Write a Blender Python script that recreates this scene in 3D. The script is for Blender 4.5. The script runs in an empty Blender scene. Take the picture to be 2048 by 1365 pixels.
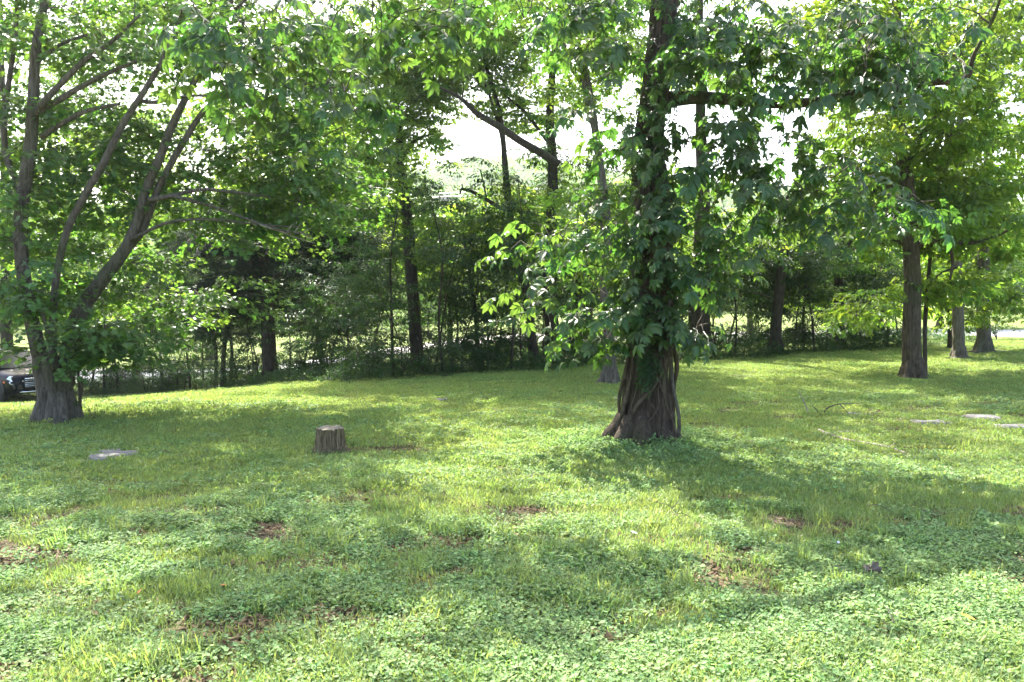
import bpy, math, random
import numpy as np
from mathutils import Vector
R = math.radians
scene = bpy.context.scene
COL = scene.collection
rng = np.random.default_rng(7)
random.seed(7)

# ------------------------------------------------------------------ camera, sky, sun, exposure
F = 1653.0                      # focal length in photo pixels (photo 2048 wide)
HOR = 600.0                     # horizon row in the photo
CAMZ = 1.65
PITCH = math.atan((682.5 - HOR) / F)
cam_d = bpy.data.cameras.new('camera')
cam = bpy.data.objects.new('camera', cam_d); COL.objects.link(cam)
cam.location = (0, 0, CAMZ)
cam.rotation_euler = (math.pi / 2 - PITCH, 0, 0)
cam_d.sensor_width = 36
cam_d.lens = 36 * F / 2048
cam_d.clip_end = 4000
scene.camera = cam

SUN_EL, SUN_AZ = R(50), R(-19)          # azimuth measured from +Y, negative = to the left
sun_dir = Vector((math.sin(SUN_AZ) * math.cos(SUN_EL), math.cos(SUN_AZ) * math.cos(SUN_EL), math.sin(SUN_EL)))
w = bpy.data.worlds.new('World'); scene.world = w; w.use_nodes = True
wn = w.node_tree.nodes; wn.clear()
sky = wn.new('ShaderNodeTexSky'); sky.sky_type = 'NISHITA'; sky.sun_disc = False
sky.sun_elevation = SUN_EL; sky.sun_rotation = SUN_AZ
sky.dust_density = 4.5; sky.air_density = 1.0; sky.ozone_density = 0.6; sky.altitude = 100
bg = wn.new('ShaderNodeBackground'); bg.inputs['Strength'].default_value = 0.15
wo = wn.new('ShaderNodeOutputWorld')
w.node_tree.links.new(sky.outputs[0], bg.inputs[0]); w.node_tree.links.new(bg.outputs[0], wo.inputs[0])
sl = bpy.data.lights.new('sun', 'SUN'); sl.energy = 5.0; sl.angle = R(0.5); sl.color = (1, 0.95, 0.86)
so = bpy.data.objects.new('sun', sl); COL.objects.link(so)
so.rotation_euler = sun_dir.to_track_quat('Z', 'Y').to_euler()
scene.view_settings.view_transform = 'Standard'
scene.view_settings.look = 'None'
scene.view_settings.exposure = 2.35
scene.view_settings.gamma = 1.0
scene.view_settings.use_curve_mapping = False
cy = scene.cycles
cy.max_bounces = 7; cy.diffuse_bounces = 4; cy.glossy_bounces = 2; cy.transmission_bounces = 5
cy.transparent_max_bounces = 4; cy.volume_bounces = 0
cy.use_denoising = True
cy.caustics_reflective = False; cy.caustics_refractive = False
cy.sample_clamp_indirect = 6.0

# ------------------------------------------------------------------ noise, ground height, pixel helpers
_perm = np.random.default_rng(3).random((512, 512))
def vnoise(x, y):
    xi = np.floor(x).astype(int); yi = np.floor(y).astype(int)
    fx = x - xi; fy = y - yi
    fx = fx * fx * (3 - 2 * fx); fy = fy * fy * (3 - 2 * fy)
    g = lambda a, b: _perm[a % 512, b % 512]
    return (g(xi, yi) * (1 - fx) + g(xi + 1, yi) * fx) * (1 - fy) + (g(xi, yi + 1) * (1 - fx) + g(xi + 1, yi + 1) * fx) * fy
def fbm(x, y, o=4):
    x = np.asarray(x, float); y = np.asarray(y, float)
    s = 0; a = 0.5; t = 0
    for k in range(o):
        s = s + a * vnoise(x * 2 ** k + 17.3 * k, y * 2 ** k + 5.1 * k); t += a; a *= 0.5
    return s / t
def sm(t):
    t = np.clip(t, 0, 1); return t * t * (3 - 2 * t)
TREE_X, TREE_Y = 1.46, 9.2
def gz(x, y):
    x = np.asarray(x, float); y = np.asarray(y, float)
    z = -1.9 * sm((y - 9) / 19) * sm((2 - x) / 18.5)
    z = z + 0.25 * sm((x - 4) / 14) * sm((y - 12) / 16)
    near = np.exp(-np.clip(y - 30, 0, None) / 20)
    z = z + (fbm(x * 0.45 + 3, y * 0.45, 4) - 0.5) * 0.10 * near + (fbm(x * 2.1, y * 2.1, 2) - 0.5) * 0.03 * near
    r2 = (x - TREE_X) ** 2 + (y - TREE_Y) ** 2
    z = z + 0.06 * np.exp(-r2 / 0.9)
    return z
def gzs(x, y): return float(gz(np.array([x]), np.array([y]))[0])
cp, sp_ = math.cos(PITCH), math.sin(PITCH)
def ray(px, py):
    u = (px - 1024) / F; v = (682.5 - py) / F
    return Vector((u, cp + v * sp_, -sp_ + v * cp))
def P(px, py, d):
    r = ray(px, py); return Vector((0, 0, CAMZ)) + r * (d / r.y)
def G(px, py):
    r = ray(px, py); lo = 1.0
    for d in np.arange(2.0, 200, 0.1):
        q = Vector((0, 0, CAMZ)) + r * (d / r.y)
        if q.z < gzs(q.x, q.y): break
        lo = d
    a, b = lo, d
    for _ in range(14):
        m = (a + b) / 2; q = Vector((0, 0, CAMZ)) + r * (m / r.y)
        if q.z < gzs(q.x, q.y): b = m
        else: a = m
    return Vector((0, 0, CAMZ)) + r * (b / r.y)

# ------------------------------------------------------------------ object helpers
class MB:
    """collects vertices and faces (and a per-vertex float 'lv') for one mesh"""
    def __init__(s): s.v = []; s.f = []; s.n = 0; s.lv = []
    def add(s, verts, faces, lv=0.5):
        verts = np.asarray(verts, float).reshape(-1, 3)
        s.v.append(verts); n = s.n
        s.f.extend([tuple(i + n for i in f) for f in faces]); s.n += len(verts)
        s.lv.append(np.full(len(verts), lv) if np.isscalar(lv) else np.asarray(lv))
    def mesh(s, name, mat=None, smooth=False):
        me = bpy.data.meshes.new(name)
        v = np.concatenate(s.v) if s.v else np.zeros((0, 3))
        me.from_pydata(v.tolist(), [], s.f)
        a = me.attributes.new('lv', 'FLOAT', 'POINT'); a.data.foreach_set('value', np.concatenate(s.lv).astype(np.float32) if s.lv else np.zeros(0, np.float32))
        if mat: me.materials.append(mat)
        if smooth: me.polygons.foreach_set('use_smooth', [True] * len(me.polygons))
        me.update(); return me
    def build(s, name, mat=None, parent=None, smooth=True):
        return link(bpy.data.objects.new(name, s.mesh(name, mat, smooth)), parent)
def link(o, parent=None):
    COL.objects.link(o)
    if parent is not None:
        o.parent = parent
        o.matrix_parent_inverse = parent_inv(parent)
    return o
def parent_inv(p):
    from mathutils import Matrix
    return Matrix.LocRotScale(p.location, p.rotation_euler, p.scale).inverted()
def tag(o, label=None, cat=None, group=None, kind=None):
    if label: o['label'] = label
    if cat: o['category'] = cat
    if group: o['group'] = group
    if kind: o['kind'] = kind
    return o
def thing(name, loc, label, cat, group=None):
    o = bpy.data.objects.new(name, None); COL.objects.link(o); o.location = loc; o.empty_display_size = 0.2
    return tag(o, label, cat, group)

def catmull(pts, radii, n):
    p = np.array([list(q) for q in pts], float); r = np.array(radii, float)
    if len(p) < 3:
        t = np.linspace(0, 1, n)[:, None]
        return p[0] * (1 - t) + p[-1] * t, r[0] * (1 - t[:, 0]) + r[-1] * t[:, 0]
    pe = np.vstack([2 * p[0] - p[1], p, 2 * p[-1] - p[-2]])
    ts = np.linspace(0, len(p) - 1 - 1e-6, n); out = []; rr = []
    for t in ts:
        i = int(t); f = t - i
        a, b, c, d = pe[i], pe[i + 1], pe[i + 2], pe[i + 3]
        out.append(0.5 * ((2 * b) + (-a + c) * f + (2 * a - 5 * b + 4 * c - d) * f * f + (-a + 3 * b - 3 * c + d) * f ** 3))
        rr.append(r[i] * (1 - f) + r[min(i + 1, len(r) - 1)] * f)
    return np.array(out), np.array(rr)
def tube(mb, pts, radii, seg=8, n=None, bark=0.0, flute=0.0, seed=0, lv=0.5, cap=True):
    if n is None: n = max(4, len(pts) * 4)
    c, r = catmull(pts, radii, n)
    t = np.gradient(c, axis=0); t /= np.linalg.norm(t, axis=1)[:, None] + 1e-9
    up = np.array([0., -1., 0.]) if abs(t[0][1]) < 0.9 else np.array([1., 0, 0])
    th = np.linspace(0, 2 * math.pi, seg, endpoint=False)
    L = np.concatenate([[0], np.cumsum(np.linalg.norm(np.diff(c, axis=0), axis=1))])
    V = []
    for i in range(n):
        a = up - t[i] * np.dot(up, t[i]); a /= np.linalg.norm(a) + 1e-9; up = a
        b = np.cross(t[i], a)
        rad = np.full(seg, r[i])
        if hasattr(flute, '__len__') or flute:
            fl = flute[i] if hasattr(flute, '__len__') else flute
            rad = rad * (1 - .75 * fl + fl * (0.5 * np.cos(5 * th + seed + 0.5 * L[i]) + 0.35 * np.cos(3 * th + 2 * seed) + 0.3 * np.cos(8 * th + seed * 3 - 0.6 * L[i])))
        if bark:
            nx = fbm(np.cos(th) * 0.5 * seg / 6 + 40 + seed * 3, np.sin(th) * 0.5 * seg / 6 + 60 + L[i] * 0.9, 2)
            rg = np.abs(nx - 0.5) * 2
            rad = rad + bark * (rg - 0.35) + bark * 0.4 * (vnoise(th * 6 + 3 * seed, np.full(seg, L[i] * 9)) - .5)
        V.append(c[i] + (np.cos(th) * rad)[:, None] * a + (np.sin(th) * rad)[:, None] * b)
    V = np.concatenate(V); fs = []
    for i in range(n - 1):
        for j in range(seg):
            k = (j + 1) % seg
            fs.append((i * seg + j, i * seg + k, (i + 1) * seg + k, (i + 1) * seg + j))
    if cap:
        fs.append(tuple(range(seg))[::-1]); fs.append(tuple((n - 1) * seg + j for j in range(seg)))
    mb.add(V, fs, lv)
    return c, r

# ------------------------------------------------------------------ materials
def nt(name):
    m = bpy.data.materials.new(name); m.use_nodes = True
    t = m.node_tree; t.nodes.clear(); return m, t
def leaf_mat(name, refl, trans, hue=0.02, val=0.35, mix=0.45, rough=0.42, spec=0.45):
    m, t = nt(name); N = t.nodes; L = t.links
    oi = N.new('ShaderNodeObjectInfo'); at = N.new('ShaderNodeAttribute'); at.attribute_name = 'lv'
    def vary(col):
        h = N.new('ShaderNodeHueSaturation'); h.inputs['Color'].default_value = (*col, 1)
        m1 = N.new('ShaderNodeMapRange'); m1.inputs[3].default_value = 0.5 - hue; m1.inputs[4].default_value = 0.5 + hue
        L.new(oi.outputs['Random'], m1.inputs[0]); L.new(m1.outputs[0], h.inputs['Hue'])
        m2 = N.new('ShaderNodeMapRange'); m2.inputs[3].default_value = 1 - val; m2.inputs[4].default_value = 1 + val
        L.new(at.outputs['Fac'], m2.inputs[0]); L.new(m2.outputs[0], h.inputs['Value'])
        return h.outputs[0]
    b = N.new('ShaderNodeBsdfPrincipled'); b.inputs['Roughness'].default_value = rough
    b.inputs['Specular IOR Level'].default_value = spec
    L.new(vary(refl), b.inputs['Base Color'])
    tr = N.new('ShaderNodeBsdfTranslucent'); L.new(vary(trans), tr.inputs['Color'])
    mx = N.new('ShaderNodeMixShader'); mx.inputs[0].default_value = mix
    L.new(b.outputs[0], mx.inputs[1]); L.new(tr.outputs[0], mx.inputs[2])
    o = N.new('ShaderNodeOutputMaterial'); L.new(mx.outputs[0], o.inputs[0]); return m
M = {}
M['hickory'] = leaf_mat('hickory_leaf', (.044, .088, .030), (.135, .275, .032), .022, .5, .40, .36, .5)
M['maple'] = leaf_mat('maple_leaf', (.060, .120, .042), (.19, .36, .04), .02, .35, .48, .42, .5)
M['small'] = leaf_mat('small_leaf', (.058, .125, .036), (.27, .45, .04), .022, .4, .5, .45, .4)
M['lime'] = leaf_mat('lime_leaf', (.080, .150, .035), (.30, .46, .04), .02, .35, .52, .45, .4)
M['cedar'] = leaf_mat('cedar_needle', (.022, .042, .022), (.03, .055, .02), .01, .35, .2, .6, .2)
M['under'] = leaf_mat('undergrowth_leaf', (.030, .065, .026), (.085, .18, .024), .02, .4, .42, .45, .4)
M['far'] = leaf_mat('far_leaf', (.075, .135, .045), (.20, .34, .05), .02, .35, .45, .6, .2)
M['clover'] = leaf_mat('clover_leaf', (.180, .278, .105), (.27, .41, .10), .018, .5, .38, .6, .25)
M['grass'] = leaf_mat('grass_blade', (.205, .270, .085), (.32, .43, .08), .022, .35, .4, .5, .35)
M['dry'] = leaf_mat('dry_leaf', (.18, .125, .065), (.13, .09, .045), .02, .45, .2, .7, .2)
M['yellow'] = leaf_mat('yellow_leaf', (.6, .42, .08), (.5, .35, .05), .01, .2, .3, .6, .2)

def bark_mat(name, dark, light, scale=(9, 9, 1.6), moss=0.0, bump=0.6):
    m, t = nt(name); N = t.nodes; L = t.links
    tc = N.new('ShaderNodeTexCoord'); mp = N.new('ShaderNodeMapping'); mp.inputs['Scale'].default_value = scale
    L.new(tc.outputs['Object'], mp.inputs[0])
    n1 = N.new('ShaderNodeTexNoise'); n1.inputs['Scale'].default_value = 2.2; n1.inputs['Detail'].default_value = 8; n1.inputs['Roughness'].default_value = .65
    n1.inputs['Distortion'].default_value = .6
    L.new(mp.outputs[0], n1.inputs['Vector'])
    vo = N.new('ShaderNodeTexVoronoi'); vo.feature = 'DISTANCE_TO_EDGE'; vo.inputs['Scale'].default_value = 2.6
    L.new(n1.outputs['Color'], vo.inputs['Vector'])
    mv = N.new('ShaderNodeVectorMath'); mv.operation = 'ADD'; L.new(mp.outputs[0], mv.inputs[0]); L.new(n1.outputs['Color'], mv.inputs[1])
    L.new(mv.outputs[0], vo.inputs['Vector'])
    r = N.new('ShaderNodeValToRGB'); r.color_ramp.elements[0].position = .32; r.color_ramp.elements[0].color = (*dark, 1)
    r.color_ramp.elements[1].position = .68; r.color_ramp.elements[1].color = (*light, 1)
    L.new(n1.outputs['Fac'], r.inputs[0])
    col = r.outputs[0]
    n2 = N.new('ShaderNodeTexNoise'); n2.inputs['Scale'].default_value = 1.7; n2.inputs['Detail'].default_value = 5; L.new(tc.outputs['Object'], n2.inputs['Vector'])
    mr = N.new('ShaderNodeMapRange'); mr.inputs[1].default_value = .5; mr.inputs[2].default_value = .72; mr.inputs[4].default_value = moss
    L.new(n2.outputs['Fac'], mr.inputs[0])
    mc = N.new('ShaderNodeMix'); mc.data_type = 'RGBA'; L.new(mr.outputs[0], mc.inputs[0]); L.new(col, mc.inputs[6]); mc.inputs[7].default_value = (.055, .085, .02, 1)
    b = N.new('ShaderNodeBsdfPrincipled'); b.inputs['Roughness'].default_value = .9; b.inputs['Specular IOR Level'].default_value = .2
    L.new(mc.outputs[2], b.inputs['Base Color'])
    ad = N.new('ShaderNodeMath'); ad.operation = 'MULTIPLY_ADD'; L.new(vo.outputs['Distance'], ad.inputs[0]); ad.inputs[1].default_value = 1.2; L.new(n1.outputs['Fac'], ad.inputs[2])
    bu = N.new('ShaderNodeBump'); bu.inputs['Strength'].default_value = bump; bu.inputs['Distance'].default_value = .03; L.new(ad.outputs[0], bu.inputs['Height'])
    L.new(bu.outputs[0], b.inputs['Normal'])
    o = N.new('ShaderNodeOutputMaterial'); L.new(b.outputs[0], o.inputs[0]); return m
M['bark_big'] = bark_mat('shaggy_bark', (.028, .019, .014), (.15, .112, .082), (11, 11, 1.5), .35, 1.0)
M['bark_grey'] = bark_mat('grey_bark', (.055, .045, .036), (.19, .165, .135), (12, 12, 2.5), .35, .7)
M['bark_brown'] = bark_mat('brown_bark', (.035, .026, .018), (.15, .118, .085), (10, 10, 2.2), .4, .8)
M['bark_dark'] = bark_mat('dark_bark', (.025, .02, .016), (.085, .07, .055), (9, 9, 2), .2, .7)
M['bark_mossy'] = bark_mat('mossy_bark', (.03, .024, .016), (.11, .085, .055), (6, 6, 4), .9, .8)
M['vine'] = bark_mat('vine_bark', (.035, .026, .018), (.17, .13, .095), (14, 14, 3), .45, .7)
M['twig'] = bark_mat('twig_bark', (.05, .04, .03), (.12, .1, .08), (8, 8, 8), .1, .2)
M['deadwood'] = bark_mat('dead_wood', (.16, .13, .1), (.42, .37, .31), (9, 9, 9), .1, .4)
M['deadwood_dark'] = bark_mat('dark_dead_wood', (.06, .05, .04), (.2, .17, .14), (9, 9, 9), .3, .4)
M['stump'] = bark_mat('stump_wood', (.05, .033, .02), (.42, .33, .19), (26, 26, 2.2), .35, 1.0)

def simple_mat(name, col, rough=.5, metal=0, coat=0, noise=0.0, nscale=8, bump=0, emis=None):
    m, t = nt(name); N = t.nodes; L = t.links
    b = N.new('ShaderNodeBsdfPrincipled'); b.inputs['Base Color'].default_value = (*col, 1); b.inputs['Roughness'].default_value = rough
    b.inputs['Metallic'].default_value = metal; b.inputs['Coat Weight'].default_value = coat
    if noise or bump:
        tc = N.new('ShaderNodeTexCoord'); n = N.new('ShaderNodeTexNoise'); n.inputs['Scale'].default_value = nscale; n.inputs['Detail'].default_value = 8; n.inputs['Roughness'].default_value = .65
        L.new(tc.outputs['Object'], n.inputs['Vector'])
        if noise:
            h = N.new('ShaderNodeHueSaturation'); h.inputs['Color'].default_value = (*col, 1)
            mr = N.new('ShaderNodeMapRange'); mr.inputs[1].default_value = .25; mr.inputs[2].default_value = .75; mr.inputs[3].default_value = 1 - noise; mr.inputs[4].default_value = 1 + noise
            L.new(n.outputs['Fac'], mr.inputs[0]); L.new(mr.outputs[0], h.inputs['Value']); L.new(h.outputs[0], b.inputs['Base Color'])
        if bump:
            bu = N.new('ShaderNodeBump'); bu.inputs['Strength'].default_value = bump; bu.inputs['Distance'].default_value = .02; L.new(n.outputs['Fac'], bu.inputs['Height']); L.new(bu.outputs[0], b.inputs['Normal'])
    o = N.new('ShaderNodeOutputMaterial'); L.new(b.outputs[0], o.inputs[0]); return m
M['stone'] = simple_mat('pale_stone', (.15, .138, .125), .85, noise=.6, nscale=14, bump=1)
M['road'] = simple_mat('road_surface', (.42, .40, .38), .9, noise=.12, nscale=3, bump=.2)
M['paint'] = simple_mat('black_paint', (.003, .004, .008), .3, coat=.04)
M['paint'].node_tree.nodes['Principled BSDF'].inputs['Specular IOR Level'].default_value = .12
M['glass'] = simple_mat('car_glass', (.012, .015, .02), .12)
M['chrome'] = simple_mat('chrome', (.75, .76, .78), .12, metal=1)
M['rubber'] = simple_mat('tyre_rubber', (.02, .02, .02), .8)
M['rim'] = simple_mat('dark_rim', (.09, .09, .095), .35, metal=.8)
M['lens'] = simple_mat('headlight_lens', (.75, .78, .82), .08, coat=1)
M['plastic'] = simple_mat('black_plastic', (.012, .012, .013), .5)
M['amber'] = simple_mat('amber_marker', (.6, .12, .02), .3)
M['wire'] = simple_mat('wire', (.55, .55, .55), .4, metal=.7)

def lawn_mat():
    m, t = nt('lawn_soil'); N = t.nodes; L = t.links
    tc = N.new('ShaderNodeTexCoord')
    n1 = N.new('ShaderNodeTexNoise'); n1.inputs['Scale'].default_value = .8; n1.inputs['Detail'].default_value = 7; L.new(tc.outputs['Object'], n1.inputs['Vector'])
    n2 = N.new('ShaderNodeTexNoise'); n2.inputs['Scale'].default_value = 46; n2.inputs['Detail'].default_value = 9; n2.inputs['Roughness'].default_value = .75; L.new(tc.outputs['Object'], n2.inputs['Vector'])
    r1 = N.new('ShaderNodeValToRGB'); e = r1.color_ramp.elements
    e[0].position = .36; e[0].color = (.035, .025, .018, 1); e[1].position = .62; e[1].color = (.19, .14, .10, 1)
    L.new(n2.outputs['Fac'], r1.inputs[0])
    r2 = N.new('ShaderNodeValToRGB'); e = r2.color_ramp.elements
    e[0].position = .3; e[0].color = (.075, .10, .028, 1); e[1].position = .7; e[1].color = (.16, .21, .055, 1)
    L.new(n2.outputs['Fac'], r2.inputs[0])
    # far away the sward closes over the soil
    ge = N.new('ShaderNodeSeparateXYZ'); L.new(tc.outputs['Object'], ge.inputs[0])
    mr = N.new('ShaderNodeMapRange'); mr.inputs[1].default_value = 9; mr.inputs[2].default_value = 30; mr.inputs[3].default_value = .0; mr.inputs[4].default_value = .45
    L.new(ge.outputs['Y'], mr.inputs[0])
    ad = N.new('ShaderNodeMath'); ad.operation = 'ADD'; L.new(n1.outputs['Fac'], ad.inputs[0]); L.new(mr.outputs[0], ad.inputs[1])
    m3 = N.new('ShaderNodeMapRange'); m3.inputs[1].default_value = .40; m3.inputs[2].default_value = .62; L.new(ad.outputs[0], m3.inputs[0])
    mx = N.new('ShaderNodeMix'); mx.data_type = 'RGBA'; L.new(m3.outputs[0], mx.inputs[0]); L.new(r1.outputs[0], mx.inputs[6]); L.new(r2.outputs[0], mx.inputs[7])
    b = N.new('ShaderNodeBsdfPrincipled'); b.inputs['Roughness'].default_value = .95; b.inputs['Specular IOR Level'].default_value = .1
    L.new(mx.outputs[2], b.inputs['Base Color'])
    bu = N.new('ShaderNodeBump'); bu.inputs['Strength'].default_value = .8; bu.inputs['Distance'].default_value = .02; L.new(n2.outputs['Fac'], bu.inputs['Height']); L.new(bu.outputs[0], b.inputs['Normal'])
    o = N.new('ShaderNodeOutputMaterial'); L.new(b.outputs[0], o.inputs[0]); return m
M['lawn'] = lawn_mat()

# ------------------------------------------------------------------ leaf and spray prototypes (shared meshes, never linked by themselves)
def leaf_geo(L, W, kind='ovate', fold=0.35, droop=0.3):
    """leaf along +X from the origin, upper side +Z"""
    if kind == 'diamond':
        v = [(0, 0, 0), (L * .45, W / 2, W * fold * .5), (L, 0, -droop * L * .4), (L * .45, -W / 2, W * fold * .5)]
        return np.array(v), [(0, 1, 2), (0, 2, 3)]
    if kind == 'hex':
        v = [(0, 0, 0), (L * .3, W * .45, W * fold * .45), (L * .72, W * .36, W * fold * .3 - droop * L * .15), (L, 0, -droop * L * .4), (L * .72, -W * .36, W * fold * .3 - droop * L * .15), (L * .3, -W * .45, W * fold * .45)]
        return np.array(v), [(0, 1, 2, 3), (0, 3, 4, 5)]
    if kind == 'maple':
        a = [0, 28, 50, 72, 100, 128, 160]; rr = [1, .55, .95, .5, .8, .42, .5]
        pts = []
        for s in (1, -1):
            for i, (aa, q) in enumerate(zip(a, rr)):
                if i == 0 and s == -1: continue
                x = L * (.42 + .58 * q * math.cos(R(aa))); y = s * W * .62 * q * math.sin(R(aa))
                pts.append((x, y, abs(y) * fold * .8 - droop * (x / L) ** 2 * L * .3, s, aa))
        left = [p for p in pts if p[3] == 1]; right = [p for p in pts if p[3] == -1]
        v = [(0, 0, 0)] + [p[:3] for p in left] + [p[:3] for p in right]
        nl = len(left); tip = 1
        f = []
        for i in range(nl - 1): f.append((0, 1 + i + 1, 1 + i))
        r0 = 1 + nl
        f.append((0, tip, r0))
        for i in range(len(right) - 1): f.append((0, r0 + i, r0 + i + 1))
        return np.array(v), f
    ts = [0, .15, .38, .62, .85, 1]; ws = [0, .30, .48, .50, .25, 0]
    mid = [(L * t, 0, -droop * L * t * t * .5) for t in ts]
    v = list(mid)
    for s in (1, -1):
        for t, q in list(zip(ts, ws))[1:-1]:
            v.append((L * t, s * W * q, W * q * fold - droop * L * t * t * .5))
    f = []
    for s in (0, 1):
        o = 6 + 4 * s
        tri = [(0, 1, o)]
        for i in range(3): tri.append((i + 1, i + 2, o + i + 1, o + i))
        tri.append((4, 5, o + 3))
        if s == 0: f += tri
        else: f += [q[::-1] for q in tri]
    return np.array(v), f
def rotm(yaw, pitch, roll):
    cy_, sy = math.cos(yaw), math.sin(yaw); c, s = math.cos(-pitch), math.sin(-pitch); cr, sr = math.cos(roll), math.sin(roll)
    Rz = np.array([[cy_, -sy, 0], [sy, cy_, 0], [0, 0, 1]]); Ry = np.array([[c, 0, s], [0, 1, 0], [-s, 0, c]]); Rx = np.array([[1, 0, 0], [0, cr, -sr], [0, sr, cr]])
    return Rz @ Ry @ Rx
def put(mb, geo, pos, yaw, pitch, roll, lv=.5, sc=1):
    v, f = geo; mb.add((v * sc) @ rotm(yaw, pitch, roll).T + np.asarray(pos, float), f, lv)
def stick(mb, a, b, r):
    tube(mb, [a, b], [r, r * .7], seg=3, n=2, lv=.2, cap=False)
def U(a, b): return random.uniform(a, b)

def compound_leaf(mb, pos, yaw, pitch, roll, size, lv, n=5):
    Rm = rotm(yaw, pitch, roll)
    pet = size * .45
    tmp = MB(); stick(tmp, (0, 0, 0), (pet, 0, 0), .0035)
    for i in range(n):
        a = (i - (n - 1) / 2) * (1.15 if n == 5 else 1.0) * .62
        l = size * (1 - .16 * abs(i - (n - 1) / 2)) * U(.9, 1.1)
        g = leaf_geo(l, l * .40, 'ovate', .32, U(.35, .8))
        put(tmp, g, (pet, 0, 0), a, U(-.35, 0), U(-.25, .25), lv + U(-.12, .12))
    v = np.concatenate(tmp.v) @ Rm.T + np.asarray(pos, float)
    mb.add(v, tmp.f, np.concatenate(tmp.lv))
PROTO = {}
def reg(name, mbs, mat):
    L_ = []
    for i, mb in enumerate(mbs):
        o = bpy.data.objects.new('%s_sprig' % name, mb.mesh('%s_sprig' % name, mat)); L_.append(o)
    PROTO[name] = L_
def spray_compound(n, length, size):
    mb = MB(); tube(mb, [(0, 0, 0), (length * .5, U(-.04, .04), .01), (length, 0, -.06)], [.006, .004, .003], seg=3, n=4, lv=.1, cap=False)
    for i in range(n):
        t = (i + .6) / n; s = 1 if i % 2 else -1
        yaw = s * U(.5, 1.2) if i < n - 1 else 0
        compound_leaf(mb, (length * t, 0, -.05 * t), yaw, U(-.7, .1), U(-.5, .5), size * U(.6, 1.2), U(.1, .9))
    return mb
def spray_leafy(n, length, width, L, W, kind, tilt=.5):
    mb = MB(); tube(mb, [(0, 0, 0), (length * .5, U(-.05, .05), .02), (length, 0, -.04)], [.006, .004, .002], seg=3, n=3, lv=.1, cap=False)
    for i in range(n):
        t = U(.08, 1) ** .8; s = random.choice((1, -1)); off = U(0, width) * (1 - .45 * t)
        p = (length * t, s * off, U(-.05, .05) - .12 * off)
        k = U(.7, 1.25)
        put(mb, leaf_geo(L * k, W * k, kind, U(.1, .5), U(.1, .6)), p, s * U(.2, 1.3), U(-.9, .25), U(-tilt, tilt), U(0, 1))
    return mb
for i in range(6): random.seed(100 + i); PROTO.setdefault('_h', []).append(spray_compound(5, .34, .125))
reg('hickory', PROTO.pop('_h'), M['hickory'])
random.seed(5)
reg('maple', [spray_leafy(24, .5, .22, .085, .08, 'maple') for _ in range(6)], M['maple'])
reg('small', [spray_leafy(52, .6, .30, .085, .05, 'hex') for _ in range(6)], M['small'])
reg('lime', [spray_leafy(30, .55, .30, .12, .07, 'hex') for _ in range(6)], M['lime'])
reg('under', [spray_leafy(34, .5, .26, .075, .04, 'hex') for _ in range(6)], M['under'])
def cedar_spray():
    mb = MB()
    tube(mb, [(0, 0, 0), (.25, 0, .02), (.5, 0, -.03)], [.006, .004, .002], seg=3, n=3, lv=.1, cap=False)
    for i in range(90):
        t = U(.05, 1); s = random.choice((1, -1)); o = U(0, .16) * (1.1 - t)
        put(mb, leaf_geo(U(.04, .09), .014, 'diamond', .2, .2), (.5 * t, s * o, U(-.03, .03)), s * U(.2, 1.0), U(-.5, .5), U(-1, 1), U(0, 1))
    return mb
reg('cedar', [cedar_spray() for _ in range(5)], M['cedar'])
def far_clump(n=150, r=1.0, L=.22):
    mb = MB()
    for i in range(n):
        d = np.random.default_rng(int(U(0, 1e9))).normal(size=3); d /= np.linalg.norm(d); q = d * r * U(.55, 1.05); q[2] *= .7
        put(mb, leaf_geo(L * U(.7, 1.5), L * .7, 'hex', .2, .2), q, U(0, 6.28), U(-.8, .8), U(-1, 1), U(0, 1))
    return mb
reg('far', [far_clump() for _ in range(4)], M['far'])
def disc_geo(r, n=7):
    a = [2 * math.pi * i / n for i in range(n)]
    v = [(0, 0, -.25 * r)] + [(r * math.cos(t), r * math.sin(t), 0) for t in a]
    return np.array(v), [(0, i + 1, (i + 1) % n + 1) for i in range(n)]
def clover_patch(n, rad, grass=10, lo=.6, hi=1.3, big=.0135):
    mb = MB()
    for i in range(n):
        a = U(0, 6.28); q = rad * math.sqrt(U(0, 1))
        h = U(.008, .045)
        put(mb, disc_geo(big * U(lo, hi), 6), (q * math.cos(a), q * math.sin(a), h), U(0, 6.28), U(-.55, .55), U(-.5, .5), U(0, 1))
    for i in range(grass): blade(mb, rad)
    return mb
def blade(mb, rad, h0=.03, h1=.085, wd=.0035, lv=None):
    a = U(0, 6.28); q = rad * math.sqrt(U(0, 1)); h = U(h0, h1); b = U(0, 6.28); le = h * U(.2, 1.0)
    x, y = q * math.cos(a), q * math.sin(a); dx, dy = math.cos(b), math.sin(b); wd = wd * U(.8, 1.5)
    v = [(x - dy * wd, y + dx * wd, 0), (x + dy * wd, y - dx * wd, 0), (x + dx * le * .4 + dy * wd * .8, y + dy * le * .4 - dx * wd * .8, h * .65), (x + dx * le * .4 - dy * wd * .8, y + dy * le * .4 + dx * wd * .8, h * .65), (x + dx * le, y + dy * le, h)]
    mb.add(v, [(0, 1, 2, 3), (3, 2, 4)], U(0, 1) if lv is None else lv)
def grass_patch(n, rad, h0, h1, wd):
    mb = MB()
    for i in range(n): blade(mb, rad, h0, h1, wd)
    return mb
reg('clover', [clover_patch(150, .16, 7, big=.0098) for _ in range(5)], M['clover'])
reg('clover_far', [clover_patch(80, .2, 0, .8, 1.5, .0125) for _ in range(3)], M['clover'])
reg('grass', [grass_patch(85, .13, .012, .05, .0022) for _ in range(5)], M['grass'])
reg('grass_far', [grass_patch(150, .26, .010, .038, .006) for _ in range(4)], M['grass'])
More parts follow.
